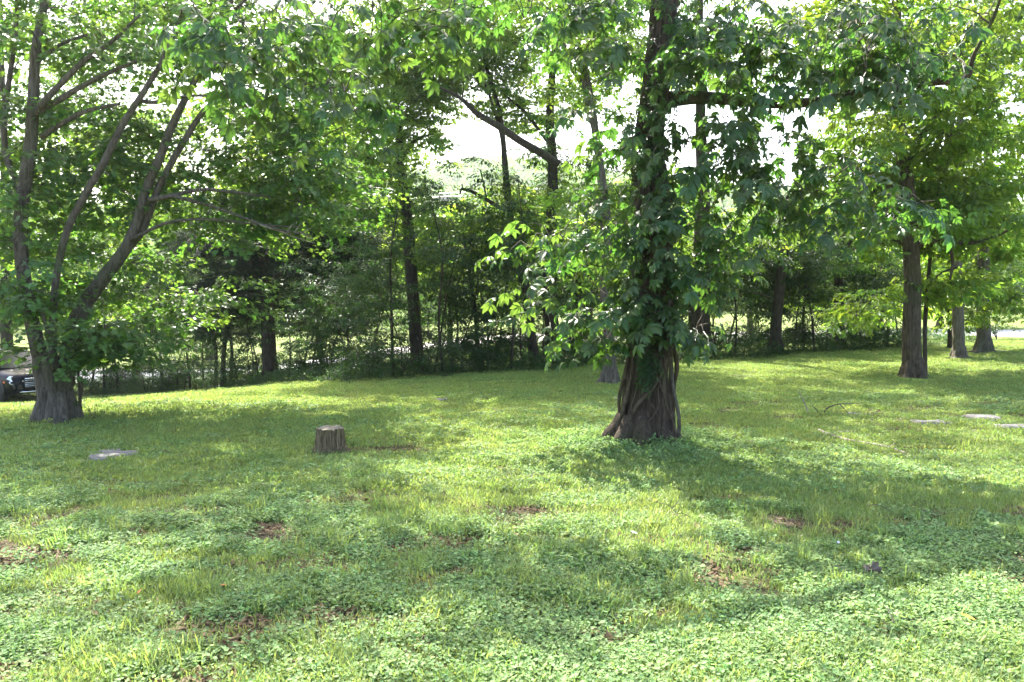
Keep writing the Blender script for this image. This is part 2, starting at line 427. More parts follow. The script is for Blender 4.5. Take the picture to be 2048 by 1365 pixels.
def litter_patch():
    mb = MB()
    for i in range(9):
        a = U(0, 6.28); q = .15 * math.sqrt(U(0, 1))
        put(mb, leaf_geo(U(.02, .05), U(.012, .03), 'hex', U(-.6, .8), U(-.5, .8)), (q * math.cos(a), q * math.sin(a), U(.004, .02)), U(0, 6.28), U(-.3, .3), U(-.5, .5), U(0, 1))
    return mb
reg('litter', [litter_patch() for _ in range(4)], M['dry'])

def twig_patch():
    mb = MB()
    for i in range(2):
        a = U(0, 6.28); l = U(.05, .16); x, y = U(-.1, .1), U(-.1, .1)
        tube(mb, [(x, y, .02), (x + l * .5 * math.cos(a) + U(-.02, .02), y + l * .5 * math.sin(a), U(.02, .05)), (x + l * math.cos(a), y + l * math.sin(a), .03)], [.003, .0025, .0015], 4, 5, cap=False)
    return mb
reg('twigbits', [twig_patch() for _ in range(4)], M['deadwood_dark'])
reg('tallgrass', [grass_patch(26, .07, .05, .15, .0026) for _ in range(4)], M['grass'])
_groups = {}
def gn_group(key):
    if key in _groups: return _groups[key]
    g = bpy.data.node_groups.new('scatter_' + key, 'GeometryNodeTree'); N = g.nodes; L = g.links
    g.interface.new_socket('Geometry', in_out='INPUT', socket_type='NodeSocketGeometry')
    g.interface.new_socket('Geometry', in_out='OUTPUT', socket_type='NodeSocketGeometry')
    gi = N.new('NodeGroupInput'); go = N.new('NodeGroupOutput')
    def na(name, dt):
        n = N.new('GeometryNodeInputNamedAttribute'); n.data_type = dt; n.inputs['Name'].default_value = name
        return n.outputs['Attribute']
    rot = N.new('FunctionNodeEulerToRotation'); L.new(na('rot', 'FLOAT_VECTOR'), rot.inputs[0])
    scl = na('scl', 'FLOAT'); idx = na('idx', 'INT')
    jn = N.new('GeometryNodeJoinGeometry')
    for k, ob in enumerate(PROTO[key]):
        oi = N.new('GeometryNodeObjectInfo'); oi.inputs['Object'].default_value = ob
        oi.inputs['As Instance'].default_value = True
        cm = N.new('FunctionNodeCompare'); cm.data_type = 'INT'; cm.operation = 'EQUAL'
        ia = [s for s in cm.inputs if s.type == 'INT']; L.new(idx, ia[0]); ia[1].default_value = k
        ip = N.new('GeometryNodeInstanceOnPoints')
        L.new(gi.outputs[0], ip.inputs['Points']); L.new(cm.outputs[0], ip.inputs['Selection']); L.new(oi.outputs['Geometry'], ip.inputs['Instance'])
        L.new(rot.outputs[0], ip.inputs['Rotation']); L.new(scl, ip.inputs['Scale'])
        L.new(ip.outputs[0], jn.inputs[0])
    L.new(jn.outputs[0], go.inputs[0]); _groups[key] = g
    return g
def scatter(name, key, pos, rot, scl, parent=None):
    pos = np.asarray(pos, np.float32).reshape(-1, 3); n = len(pos)
    me = bpy.data.meshes.new(name); me.vertices.add(n); me.vertices.foreach_set('co', pos.ravel())
    a = me.attributes.new('rot', 'FLOAT_VECTOR', 'POINT'); a.data.foreach_set('vector', np.asarray(rot, np.float32).ravel())
    a = me.attributes.new('scl', 'FLOAT', 'POINT'); a.data.foreach_set('value', np.asarray(scl, np.float32))
    a = me.attributes.new('idx', 'INT', 'POINT'); a.data.foreach_set('value', rng.integers(0, len(PROTO[key]), n).astype(np.int32))
    me.materials.append(PROTO[key][0].data.materials[0]); me.update()
    o = link(bpy.data.objects.new(name, me), parent)
    md = o.modifiers.new('scatter', 'NODES'); md.node_group = gn_group(key)
    return o

# ------------------------------------------------------------------ the setting
def grid_mesh(name, xs, ys, zf, mat, kind='structure'):
    X, Y = np.meshgrid(xs, ys); Z = zf(X, Y)
    v = np.stack([X.ravel(), Y.ravel(), Z.ravel()], 1); nx = len(xs); ny = len(ys)
    i = np.arange(nx * (ny - 1)).reshape(ny - 1, nx)[:, :-1].ravel()
    f = np.stack([i, i + 1, i + nx + 1, i + nx], 1)
    me = bpy.data.meshes.new(name); me.from_pydata(v.tolist(), [], f.tolist()); me.materials.append(mat)
    me.polygons.foreach_set('use_smooth', [True] * len(me.polygons)); me.update()
    return tag(link(bpy.data.objects.new(name, me)), kind=kind)
def grow_axis(a, b, step, far, k=1.25):
    c = list(np.arange(a, b, step)); s = step; x = c[-1]
    while x < far: s *= k; x += s; c.append(x)
    s = step; x = c[0]; pre = []
    while x > -far: s *= k; x -= s; pre.append(x)
    return np.array(pre[::-1] + c)
xs = grow_axis(-22, 20, .16, 900); ys = grow_axis(-4, 32, .16, 1400)
grid_mesh('ground', xs, ys, gz, M['lawn'])

# lane behind the tree line
road_c = lambda x: 36.5 - 0.10 * x
rx = np.arange(-120, 121, 1.0)
v = []; f = []
for i, x in enumerate(rx):
    for k, o in enumerate((-3.2, -3.0, -1.0, 1.0, 3.0, 3.2)):
        y = road_c(x) + o; v.append((x, y, gzs(x, y) + (.05 if 0 < k < 5 else -.05)))
    if i:
        for k in range(5): a = (i - 1) * 6 + k; f.append((a, a + 6, a + 7, a + 1))
me = bpy.data.meshes.new('road'); me.from_pydata(v, [], f); me.materials.append(M['road'])
tag(link(bpy.data.objects.new('road', me)), kind='structure')

# wooded hills
def hill_z(x, y):
    ridge = 60 + 26 * (fbm(x / 160 + 9, y * 0 + 2, 3) - .4) + 16 * np.exp(-((x + 20) / 120) ** 2)
    return -4 + ridge * sm((y - 230) / 300) + 8 * (fbm(x / 60, y / 60, 3) - .5) * sm((y - 230) / 80)
M['hill'] = simple_mat('hill_ground', (.05, .09, .035), .9, noise=.3, nscale=.05)
grid_mesh('hills', np.arange(-620, 621, 20.), np.arange(215, 700, 14.), hill_z, M['hill'])
n = 7500
hx = rng.uniform(-330, 330, n); hy = 225 + 330 * rng.random(n) ** .9; keep = np.abs(hx) < hy * .72; hx, hy = hx[keep], hy[keep]; n = len(hx)
tag(scatter('hill_wood', 'far', np.stack([hx, hy, hill_z(hx, hy) + 3.5], 1), np.stack([rng.uniform(-.3, .3, n), rng.uniform(-.3, .3, n), rng.uniform(0, 6.28, n)], 1), rng.uniform(3.2, 6.5, n)),
    'hazy green woodland covering the far hillside behind the trees', 'woodland', kind='stuff')
n = 2600
fx = rng.uniform(-105, 105, n); fy = 88 + 60 * rng.random(n) ** 1.3
ht = 7.0 + 7 * fbm(fx / 14, fy / 14, 2) * 1.3
tag(scatter('far_wood', 'far', np.stack([fx, fy, gz(fx, fy) + ht * rng.random(n) ** .7], 1), np.stack([rng.uniform(-.4, .4, n), rng.uniform(-.4, .4, n), rng.uniform(0, 6.28, n)], 1), rng.uniform(1.2, 2.3, n)),
    'mass of bright green trees at the far side of the field', 'woodland', kind='stuff')

# ------------------------------------------------------------------ tree builder
TRUNKS = []      # (x, y, half width, lowest and highest z) of stems that stand free of leaves towards the lawn
def behind(c):
    for (x, y, hw, z0, z1) in TRUNKS:
        if c[1] < y + .2 and y - c[1] < 6 and z0 < c[2] < z1 and abs(c[0] / c[1] - x / y) * y < hw and random.random() < .93:
            c = Vector((c[0] / c[1] * (y + .9), y + .9, c[2]))
    return c
class Tree:
    def __init__(s, name, loc, label, bark='bark_dark', leaf='small', group=None, cat='tree', spray=1.0):
        s.root = thing(name, loc, label, cat, group); s.loc = Vector(loc); s.bark = M[bark]; s.leaf = leaf
        s.sk = []; s.tw = MB(); s.pos = []; s.rot = []; s.scl = []; s.spray = spray; s.extra = []; s.mul = 1.0
    def pts(s, spec, d0):
        P_, r_ = [], []
        for q in spec:
            if isinstance(q[0], (Vector, tuple)): P_.append(Vector(q[0])); r_.append(q[1]); continue
            d = q[3] if len(q) > 3 else d0
            P_.append(P(q[0], q[1], d)); r_.append(q[2] / 2 / F * d)
        return P_, r_
    def stem(s, spec, d0, name='trunk', seg=14, n=None, bark=.006, flute=0, seed=1, mat=None, skel=True, foot=False):
        p, r = s.pts(spec, d0); mb = MB()
        if foot:
            p[0].z = gzs(p[0].x, p[0].y) - .06
        c, rr = tube(mb, p, r, seg, n or max(12, len(p) * 6), bark, flute, seed)
        o = mb.build(name, mat or s.bark, s.root)
        if skel:
            for a, b in zip(c[::2], rr[::2]): s.sk.append((a, b))
        return o
    def pad(s, c, rp, ns, flat=.45, droop=.15, jit=1.0):
        c = np.array(c, float)
        if s.sk:
            A = np.array([a for a, b in s.sk]); dz = c[2] - A[:, 2]; dd = np.linalg.norm(A - c, axis=1) + np.clip(.25 - dz, 0, None) * .8
            k = int(np.argmin(dd)); a = A[k]; ra = s.sk[k][1]; L_ = np.linalg.norm(c - a)
            r0 = min(ra * .6, .006 + .011 * L_)
            mid = (a + c) / 2 + np.array([U(-.1, .1), U(-.1, .1), U(0, .12)]) * L_
            q1 = a * .72 + c * .28 + np.array([U(-.05, .05), U(-.05, .05), U(0, .1)]) * L_
            cc, rr = tube(s.tw, [a, q1, mid, c], [r0, r0 * .85, r0 * .65, r0 * .4], seg=5, n=max(5, int(L_ * 4) + 3), lv=.2, cap=False)
            for u, w_ in zip(cc[1:], rr[1:]): s.sk.append((u, w_))
        for i in range(ns):
            a = U(0, 6.28); q = rp * math.sqrt(U(0, 1)); z = U(-1, 1) * rp * flat
            p = c + np.array([math.cos(a) * q * .8, math.sin(a) * q * .8, z])
            if i % 2 == 0: tube(s.tw, [c, (c + p) / 2 + np.array([0, 0, U(0, .1)]), p], [.007, .005, .003], seg=3, n=3, lv=.2, cap=False)
            s.pos.append(p); s.rot.append((U(-.5, .5) * jit, U(-.35, .35) * jit + droop, a + U(-.6, .6))); s.scl.append(s.spray * U(.75, 1.25))
    def field(s, cx, cyy, rx, ry, d0, d1, n, rp=.5, ns=9, **k):
        for i in range(int(n * s.mul)):
            while True:
                a, b = U(-1, 1), U(-1, 1)
                if a * a + b * b < 1: break
            s.extra.append((P(cx + a * rx, cyy + b * ry, U(d0, d1)), rp * U(.75, 1.25), ns, k))
    def box(s, x0, x1, y0, y1, z0, z1, n, rp=.6, ns=9, **k):
        for i in range(n): s.extra.append((Vector((U(x0, x1), U(y0, y1), U(z0, z1))), rp * U(.75, 1.25), ns, k))
    def finish(s, crown='crown'):
        if s.sk:
            A = np.array([a for a, b in s.sk])
            s.extra.sort(key=lambda e: float(np.min(np.linalg.norm(A - np.array(e[0]), axis=1))))
        for c, rp, ns, k in s.extra:
            c = behind(c)
            if c.z < gzs(c.x, c.y) + .25: continue
            s.pad(c, rp, ns, **k)
        if s.tw.n: tag(s.tw.build('twigs', M['twig'], s.root), kind='stuff')
        if s.pos: tag(scatter(crown, s.leaf, s.pos, s.rot, s.scl, s.root), kind='stuff')
        return s.root

def roots(T, x, y, z, r, seed, n=6, h=.9, out=1.1):
    rr = random.Random(seed); a0 = rr.uniform(0, 6)
    for k in range(n):
        a = a0 + k * 6.283 / n + rr.uniform(-.35, .35); l = r * (1 + out * rr.uniform(.7, 1.3)); q = r * rr.uniform(.28, .42)
        f_ = lambda t: (x + math.cos(a) * t, y + math.sin(a) * t)
        e = f_(l); m_ = f_(r * 1.15)
        mb = MB(); tube(mb, [(*f_(r * .62), z + h * r * 2.2), (*f_(r * .85), z + h * r), (*m_, gzs(*m_) + q * .45), (*e, gzs(*e) - q * .5)], [q * .8, q, q * .9, q * .5], 9, 16, .006, 0, seed + k)
        mb.build('root', T.bark, T.root)
# ------------------------------------------------------------------ the big vine-clad tree in the middle
random.seed(11)
D = TREE_Y
base = (TREE_X, TREE_Y, gzs(TREE_X, TREE_Y))
T = Tree('vine_clad_tree', base, 'thick shaggy old trunk wrapped in vines and large leaves, nearest tree on the lawn', 'bark_big', 'hickory')
spec = [(1288, 905, 168), (1288, 886, 136), (1289, 864, 116), (1291, 830, 102), (1294, 770, 91), (1300, 700, 85), (1307, 600, 80), (1306, 500, 72), (1300, 400, 66), (1297, 300, 60), (1308, 200, 56), (1320, 100, 54), (1328, 0, 52), (1332, -150, 46), (1340, -350, 36), (1350, -600, 22), (1350, -800, 10)]
p, r = T.pts(spec, D); mb = MB()
nT = 260
fl = np.interp(np.linspace(0, 1, nT), [0, .06, .2, .5, 1], [.30, .20, .13, .10, .08])
cT, rT = tube(mb, p, r, 150, nT, .042, fl, 2)
trunkC = mb.build('trunk', M['bark_big'], T.root)
for a, b in zip(cT[40::3], rT[40::3]): T.sk.append((a, b))
def surf(h, th, off=0):
    """a point on the big trunk at height h above ground, angle th (0 = towards camera, + = right)"""
    i = int(np.argmin(np.abs(cT[:, 2] - h))); rr = rT[i] + off
    return Vector((cT[i][0] + math.sin(th) * rr, cT[i][1] - math.cos(th) * rr, h))
# climbing vines
vines = [([(.02, 1.75), (.35, 1.9, .10), (.75, 1.75, .07), (1.1, 1.5, .02), (1.6, 1.3), (2.4, 1.2), (3.2, .9)], .028),
         ([(.05, -.9), (.25, -.7), (.5, -.2), (.75, .25), (.95, .75), (1.15, 1.05), (1.6, 1.2), (2.2, 1.3)], .024),
         ([(.05, -1.3), (.3, -1.25), (.6, -1.2), (1.0, -.95), (1.5, -.75), (2.4, -.9), (3.4, -.6)], .026),
         ([(.03, 1.25), (.3, .9), (.55, .5), (.75, .2), (.95, -.05), (1.3, .1), (2.0, -.15), (3.0, -.3)], .020),
         ([(.02, 1.5), (.4, 1.35), (.8, 1.3), (1.3, 1.1), (1.9, .7), (2.6, .55), (3.6, .2)], .030),
         ([(.03, -.35), (.35, -.5), (.7, -.6), (1.2, -.4), (1.8, -.2), (2.8, .1)], .010),
         ([(.02, 1.0), (.3, 1.05), (.6, .95), (1.0, .7), (1.5, .85), (2.4, .6), (3.4, .8)], .013),
         ([(.03, -1.65), (.5, -1.5, .02), (1.0, -1.45, .02), (1.7, -1.3), (2.6, -1.4), (3.6, -1.2)], .024),
         ([(.02, -.1), (.25, 0), (.5, .25), (.8, .3), (1.2, .35), (1.9, .45), (3, .4)], .012),
         ([(.02, .3), (.3, .35), (.62, .1), (.9, -.3), (1.3, -.55), (2, -.6)], .009)]
gT = base[2]
for spec_, rad in vines:
    mb = MB(); hs = np.linspace(spec_[0][0], spec_[-1][0], 16); ph = rad * 900
    ths = np.interp(hs, [q[0] for q in spec_], [q[1] for q in spec_]); ofs = np.interp(hs, [q[0] for q in spec_], [(q[2] if len(q) > 2 else 0) for q in spec_])
    pp = [surf(gT + h_, t_ + .16 * math.sin(h_ * 5 + ph) + .09 * math.sin(h_ * 13 + ph * 2), rad * .2 + o_ + .01 * math.sin(h_ * 9 + ph)) for h_, t_, o_ in zip(hs, ths, ofs)]
    tube(mb, pp, [rad * .9 * (1 + .25 * math.sin(i * 1.9 + ph)) * (1 - .02 * i) for i in range(len(pp))], 8, 70, .005, 0, rad * 100)
    mb.build('vine', M['vine'] , T.root)
roots(T, TREE_X, TREE_Y, gT, .31, 9, 9, .45, .22)
# the looping vine that stands clear on the right
mb = MB(); tube(mb, [P(1358, 872, D - .2), P(1357, 830, D - .25), P(1347, 780, D - .15), P(1340, 730, D - .1), P(1335, 680, D - .2), P(1340, 600, D - .25)], [.022, .02, .018, .018, .016, .014], 8, 30, .004, 0, 4)
mb.build('vine', M['bark_grey'], T.root)
# great mossy limb reaching right, and the limbs above
T.stem([(1322, 200, 34), (1400, 196, 27, 9.3), (1480, 202, 22, 9.15), (1560, 209, 19, 9.0), (1640, 203, 21, 8.9), (1700, 190, 22, 8.8), (1780, 184, 18, 8.7), (1860, 166, 15, 8.6), (1930, 158, 14, 8.5), (1948, 110, 9, 8.4), (1985, 40, 7, 8.3), (2012, -40, 5, 8.2)], D, 'limb', 12, 70, .012, .06, 5, M['bark_mossy'])
T.stem([(1328, -40, 30), (1150, -130, 22, 9.1), (900, -170, 17, 8.5), (720, -140, 12, 8.0), (560, -60, 8, 7.5), (470, 20, 5, 7.3)], D, 'limb', 10, 50, .008, 0, 6)
T.stem([(1335, -120, 28), (1500, -300, 22, 9.0), (1750, -500, 15, 8.5), (2000, -600, 8, 8)], D, 'limb', 10, 40, .008, 0, 7)
T.stem([(Vector((1.75, 9.4, 5.6)), .10), (Vector((1.2, 8.2, 7.0)), .08), (Vector((.2, 7.2, 8.2)), .055), (Vector((-1.2, 6.4, 9.0)), .03)], D, 'limb', 10, 40, .008, 0, 8)
T.stem([(Vector((1.78, 9.5, 6.2)), .10), (Vector((3.0, 10.6, 7.6)), .07), (Vector((4.4, 12, 8.8)), .04)], D, 'limb', 10, 30, .008, 0, 9)
T.mul = 1.3
F3 = dict(rp=.34, ns=3, flat=.7, droop=.45)
for a in [(1290, 50, 190, 100, 8.6, 10, 20), (1450, 70, 140, 90, 8.2, 9.6, 22), (1225, 240, 90, 130, 8.8, 9.8, 11), (1440, 290, 130, 90, 8.6, 9.3, 13),
          (1330, 400, 150, 110, 8.6, 9.15, 12), (1235, 540, 120, 100, 8.6, 9.25, 12), (1205, 645, 50, 60, 8.8, 9.3, 6), (1320, 560, 90, 60, 8.5, 9.1, 4), (1300, 640, 60, 40, 8.8, 9.1, 3),
          (1385, 650, 35, 25, 9.0, 9.8, 2), (1420, 520, 80, 80, 8.6, 9.4, 6), (1590, 330, 160, 80, 8.3, 9.2, 13), (1700, 400, 120, 70, 8.3, 9.0, 9), (1490, 440, 90, 60, 8.4, 9.2, 6), (1600, 110, 190, 100, 8.2, 9.4, 18),
          (1780, 110, 150, 90, 8, 9.2, 11), (1115, 500, 90, 60, 8.8, 9.5, 9), (1060, 590, 40, 30, 9, 9.5, 2), (560, 90, 150, 110, 6.9, 8, 13), (660, 220, 70, 60, 7, 8, 4), (860, 20, 220, 50, 7.6, 8.6, 10), (430, 20, 70, 60, 7, 8, 4), (720, 30, 260, 40, 7.6, 9, 9), (1130, 20, 120, 60, 8.5, 9.6, 7), (1260, 330, 60, 120, 8.7, 9.2, 5), (1860, 60, 160, 60, 8, 9, 7)]:
    T.field(*a, **F3)
S3 = dict(rp=.6, ns=5, flat=.6, droop=.3)
T.mul = 1
T.box(-2.5, 6.0, 6.0, 13, 7.2, 9.6, 46, **S3)  # unseen crown clumps above the view, placed to shade the foreground
T.box(2.0, 8.0, 8.5, 13, 6.6, 9.0, 22, **S3)
# split the foliage: the 300 leaves that show largest are objects of their own
if True:
    A = np.array([a for a, b in T.sk])
    T.extra.sort(key=lambda e: float(np.min(np.linalg.norm(A - np.array(e[0]), axis=1))))
    for c, rp, ns, k in T.extra:
        if abs(c.x - TREE_X) < .30 and 3.1 < c.z < 4.6 and random.random() < .75: continue
        T.pad(c, rp, ns, **k)
    tag(T.tw.build('twigs', M['twig'], T.root), kind='stuff')
    pos = np.array(T.pos); rot = np.array(T.rot); scl = np.array(T.scl)
    u = pos[:, 0] / pos[:, 1] * F + 1024; vv = HOR - (pos[:, 2] - CAMZ) / pos[:, 1] * F
    inside = (u > 1080) & (u < 1780) & (vv > 200) & (vv < 700)
    order = np.argsort(pos[:, 1] + np.where(inside, 0, 50)); pick = order[:56]
    rest = np.setdiff1d(np.arange(len(pos)), pick)
    tag(scatter('foliage', 'hickory', pos[rest], rot[rest], scl[rest], T.root), kind='stuff')
    meshes = []
    for i in range(8):
        mb = MB(); compound_leaf(mb, (0, 0, 0), 0, 0, 0, .125, .5); meshes.append(mb.mesh('leaf', M['hickory']))
    from mathutils import Matrix, Euler
    stems = MB(); cnt = 0
    for j in pick:
        m0 = Matrix.LocRotScale(Vector(pos[j]), Euler(rot[j]), Vector((scl[j],) * 3))
        a = m0 @ Vector((0, 0, 0)); b = m0 @ Vector((.34, 0, -.05)); stick(stems, a, b, .005)
        for i in range(5):
            if cnt >= 292: break
            t = (i + .6) / 5; s = 1 if i % 2 else -1; k = U(.75, 1.12)
            ml = m0 @ Matrix.LocRotScale(Vector((.34 * t, 0, -.05 * t)), Euler((U(-.5, .5), U(-.1, .7), s * U(.5, 1.2) if i < 4 else 0)), Vector((k, k, k)))
            o = bpy.data.objects.new('leaf', random.choice(meshes)); link(o, T.root); o.matrix_basis = ml; cnt += 1
    tag(stems.build('leaf_stalks', M['twig'], T.root), kind='stuff')
    # ivy hugging the trunk
    ip, ir = [], []
    for i in range(46):
        h = gT + U(.75, 1.35); th = U(-.45, .25) if h < gT + 1.2 else U(-1, .8); q = surf(h, th, .01)
        ip.append(q); ir.append((U(-1.2, -.8) , U(.6, 1.3), -math.pi / 2 + th))
    for i in range(150):
        h = gT + U(1.3, 5.0); th = U(-1.7, 1.7); q = surf(h, th, .02); ip.append(q); ir.append((U(-1.3, 1.3), U(.4, 1.3), -math.pi / 2 + th))
    tag(scatter('ivy', 'under', ip, ir, [U(.3, .55) for _ in ip], T.root), kind='stuff')

# ------------------------------------------------------------------ the many-stemmed tree on the left
random.seed(21)
b = G(112, 842); D = b.y
T = Tree('forked_tree', tuple(b), 'many-stemmed tree forking low above a stout grey base, left side of the lawn', 'bark_grey', 'maple', spray=1.0)
T.stem([(115, 850, 112), (112, 835, 88), (110, 810, 76), (104, 775, 72), (98, 740, 74), (94, 715, 64)], D, 'trunk', 48, 60, .02, .22, 3, foot=True)
T.stem([(88, 735, 34), (72, 680, 30), (55, 600, 27), (42, 500, 27), (45, 400, 27), (60, 300, 25), (67, 200, 22), (72, 100, 19), (90, 0, 15), (120, -200, 12), (160, -420, 8)], D, 'limb', 16, 80, .008, .05, 4)
T.stem([(108, 740, 22), (105, 680, 16), (112, 560, 14), (135, 460, 14), (170, 390, 14), (205, 330, 14), (245, 250, 13), (290, 180, 11), (330, 110, 9), (380, -20, 7), (420, -200, 5)], D, 'limb', 12, 70, .006, 0, 5)
T.stem([(128, 770, 40), (138, 700, 34), (158, 630, 32), (205, 560, 28), (250, 500, 24), (272, 450, 21), (292, 380, 18), (322, 310, 17), (345, 250, 16), (385, 170, 13), (430, 90, 10), (480, -60, 8), (520, -250, 6)], D + .5, 'limb', 14, 80, .008, .05, 6)
T.stem([(240, 515, 16), (285, 460, 14), (320, 370, 13), (370, 280, 12), (410, 220, 10), (470, 165, 8), (540, 90, 5)], D + .6, 'limb', 10, 50, .004, 0, 7)
T.stem([(82, 275, 14), (120, 250, 11), (175, 222, 9), (240, 208, 6)], D, 'limb', 8, 24, .003, 0, 8)
T.stem([(70, 225, 15), (110, 205, 13), (160, 175, 11), (220, 145, 9), (280, 120, 6)], D - .2, 'limb', 8, 24, .003, 0, 9)
T.stem([(78, 215, 15), (110, 180, 12), (165, 125, 11), (218, 88, 9), (280, 30, 5)], D - .3, 'limb', 8, 24, .003, 0, 10)
T.stem([(72, 130, 10), (90, 110, 8), (130, 85, 7), (175, 70, 5)], D, 'limb', 8, 20, .003, 0, 11)
T.stem([(45, 380, 14), (15, 320, 13), (8, 240, 12), (20, 150, 10), (32, 60, 8), (35, -60, 6)], D + .2, 'limb', 8, 40, .003, 0, 12)
T.stem([(272, 200, 9), (310, 205, 8), (380, 192, 6), (450, 195, 5), (520, 205, 3)], D + .1, 'limb', 8, 24, .003, 0, 13)
T.stem([(298, 400, 12), (345, 392, 9), (400, 380, 7), (470, 385, 6), (540, 395, 4)], D + .4, 'limb', 8, 30, .003, 0, 14)
T.stem([(345, 392, 8), (430, 415, 6), (510, 445, 5), (560, 460, 4), (620, 470, 3)], D + .3, 'limb', 8, 30, .003, 0, 15)
T.stem([(260, 480, 8), (340, 445, 6), (430, 440, 5), (520, 450, 4), (600, 455, 3)], D + .4, 'limb', 8, 30, .003, 0, 16)
T.stem([(108, 740, 12), (92, 650, 9), (72, 600, 6)], D - .2, 'limb', 8, 16, .003, 0, 17)
roots(T, b.x + .02, D, b.z, .235, 5, 7, .8, .4)
# bare dead twigs at the tip of the low limb
mb = MB(); dt = D + .3
for q in ([(520, 450), (560, 463), (600, 465), (625, 455)], [(560, 463), (590, 475), (630, 487)], [(590, 464), (600, 450), (612, 442)], [(600, 465), (615, 475), (628, 478)], [(575, 464), (585, 448)]):
    tube(mb, [P(x, y, dt + U(-.1, .1)) for x, y in q], [.010, .007, .005, .003][:len(q)], 5, 8, cap=False)
mb.build('dead_branch', M['deadwood'], T.root)
FL = dict(rp=.42, ns=7, flat=.4, droop=.2); T.mul = 1.45
for a in [(340, 110, 350, 150, 11, 15, 44), (300, 40, 330, 70, 12, 16, 16), (150, 330, 170, 150, 11.6, 14, 20), (400, 330, 260, 110, 11.8, 14.5, 26), (600, 330, 130, 100, 12, 15, 14), (120, 520, 150, 120, 11.6, 14, 18), (330, 560, 170, 80, 12.5, 15, 12),
          (175, 680, 100, 38, 10.8, 12.0, 6), (240, 685, 90, 35, 11.2, 12.4, 5), (10, 590, 60, 50, 10.5, 12, 6), (10, 300, 60, 300, 10.5, 12.5, 14), (520, 440, 190, 40, 12, 15, 12), (660, 380, 80, 50, 12, 15, 8), (620, 150, 110, 120, 12, 15, 9)]:
    T.field(*a, **FL)
T.mul = 1; T.field(300, -200, 420, 160, 10.5, 16, 34, rp=.55, ns=10)  # unseen upper crown, put in and thinned for the shade it casts
T.field(150, -520, 600, 200, 11, 16, 28, rp=.6, ns=10)
T.finish()

# ------------------------------------------------------------------ lawn trees and the tree line
def simple_tree(name, spec, label, bark, leaf, fields, limbs=(), group=None, spray=1.0, rp=.6, ns=9, seed=1, flute=.08, seg=20, gpx=None, dd=0, mossy=None, thin=None, **kw):
    random.seed(seed * 13 + 5)
    b = G(*(gpx or spec[0][:2])); D = b.y + dd
    T = Tree(name, (b.x, b.y, b.z), label, bark, leaf, group, spray=spray)
    if spec[0][2] > 19:
        hi = [q for q in spec if q[1] > 330]
        TRUNKS.append((b.x, b.y + dd, .42 + spec[0][2] / 2 / F * D, b.z + .2, P(spec[0][0], 330, D).z))
    s2 = [(spec[0][0], spec[0][1] + 5, spec[0][2] * 1.4), (spec[0][0], spec[0][1] - 7, spec[0][2] * 1.06), (spec[0][0], spec[0][1] - 26, spec[0][2] * .94)] + list(spec[1:])
    if spec[0][2] > 13: roots(T, b.x, D, b.z, spec[0][2] / 2 / F * D, seed)
    T.stem(s2, D, 'trunk', seg, max(24, len(s2) * 9), .014, flute, seed, foot=True)
    for L_ in limbs: T.stem([(q[0], q[1], q[2], D + (q[3] if len(q) > 3 else 0)) for q in L_], D, 'limb', 8, max(16, len(L_) * 7), .005, 0, seed + 3)
    T.mul = (1.7 if leaf != 'lime' else .95) * 1.0
    for a in fields:
        T.mul = (.8 if a[1] < -90 else thin if thin else 2.2 if leaf == 'cedar' else 1.7 if leaf != 'lime' else .95)
        T.field(a[0], a[1], a[2], a[3], D + a[4], D + a[5], a[6], rp=a[7] if len(a) > 7 else rp, ns=ns, **kw)
    return T, D
LT = 'trees of the dark tree line'
# pale leaning lawn tree behind the big one
T, D = simple_tree('lawn_tree', [(1219, 765, 34), (1217, 700, 31), (1214, 620, 27), (1212, 520, 25), (1210, 420, 22), (1198, 320, 18), (1185, 220, 15), (1160, 60, 11), (1150, -150, 8)],
    'pale slender trunk standing just behind and left of the big vine-clad tree', 'bark_grey', 'small',
    [(1200, 440, 70, 90, -1, 1, 9, .45), (1190, 160, 90, 90, -1, 1.5, 5, .45), (1160, -120, 200, 140, -2, 2, 22)],
    [[(1198, 300, 10), (1175, 210, 9), (1160, 130, 8), (1120, 80, 6), (1075, 30, 4), (1040, -30, 3)], [(1190, 240, 9), (1165, 130, 7), (1150, 20, 5)]], seed=2)
T.finish()
T, D = simple_tree('lawn_tree', [(1826, 757, 43), (1824, 680, 38), (1826, 580, 34), (1822, 480, 32), (1818, 400, 30), (1806, 310, 27), (1797, 220, 22), (1792, 100, 18), (1800, -80, 13), (1810, -300, 8)],
    'tall straight trunk with bright leaves, nearest tree on the right of the lawn', 'bark_brown', 'lime',
    [(1860, 350, 170, 100, -1.5, 1.5, 26, .5), (1950, 220, 110, 160, -2, 1.5, 26, .5), (1740, 300, 110, 90, -1, 2, 13, .5), (1780, 450, 130, 60, -1, 2, 13, .45), (1740, 600, 90, 35, -.5, 2, 7, .4), (1850, 60, 200, 90, -2, 2, 26, .5), (1640, 30, 130, 60, -1, 2, 12, .5), (1990, 40, 90, 70, -1, 2, 8, .5), (1930, 450, 90, 60, -1, 1, 9, .45), (1820, -220, 320, 150, -3, 3, 40, .6)],
    [[(1825, 495, 14), (1850, 487, 11), (1885, 478, 9, -.2), (1930, 487, 8, -.4), (1975, 480, 6, -.6), (2030, 455, 4, -.8)], [(1820, 490, 12), (1790, 484, 8, .2), (1750, 488, 6, .4), (1700, 500, 4, .8)],
     [(1808, 380, 12), (1765, 375, 8), (1720, 400, 5, .3)], [(1806, 310, 13), (1860, 250, 10, -.2), (1900, 180, 8, -.3), (1930, 60, 6, -.4)], [(1895, 485, 7, -.2), (1905, 520, 6, -.2), (1900, 560, 4, -.2)],
     [(1880, 380, 14, 1), (1878, 350, 22, 1), (1892, 310, 20, 1), (1900, 260, 12, 1)]], seed=3, seg=28)
T.finish()
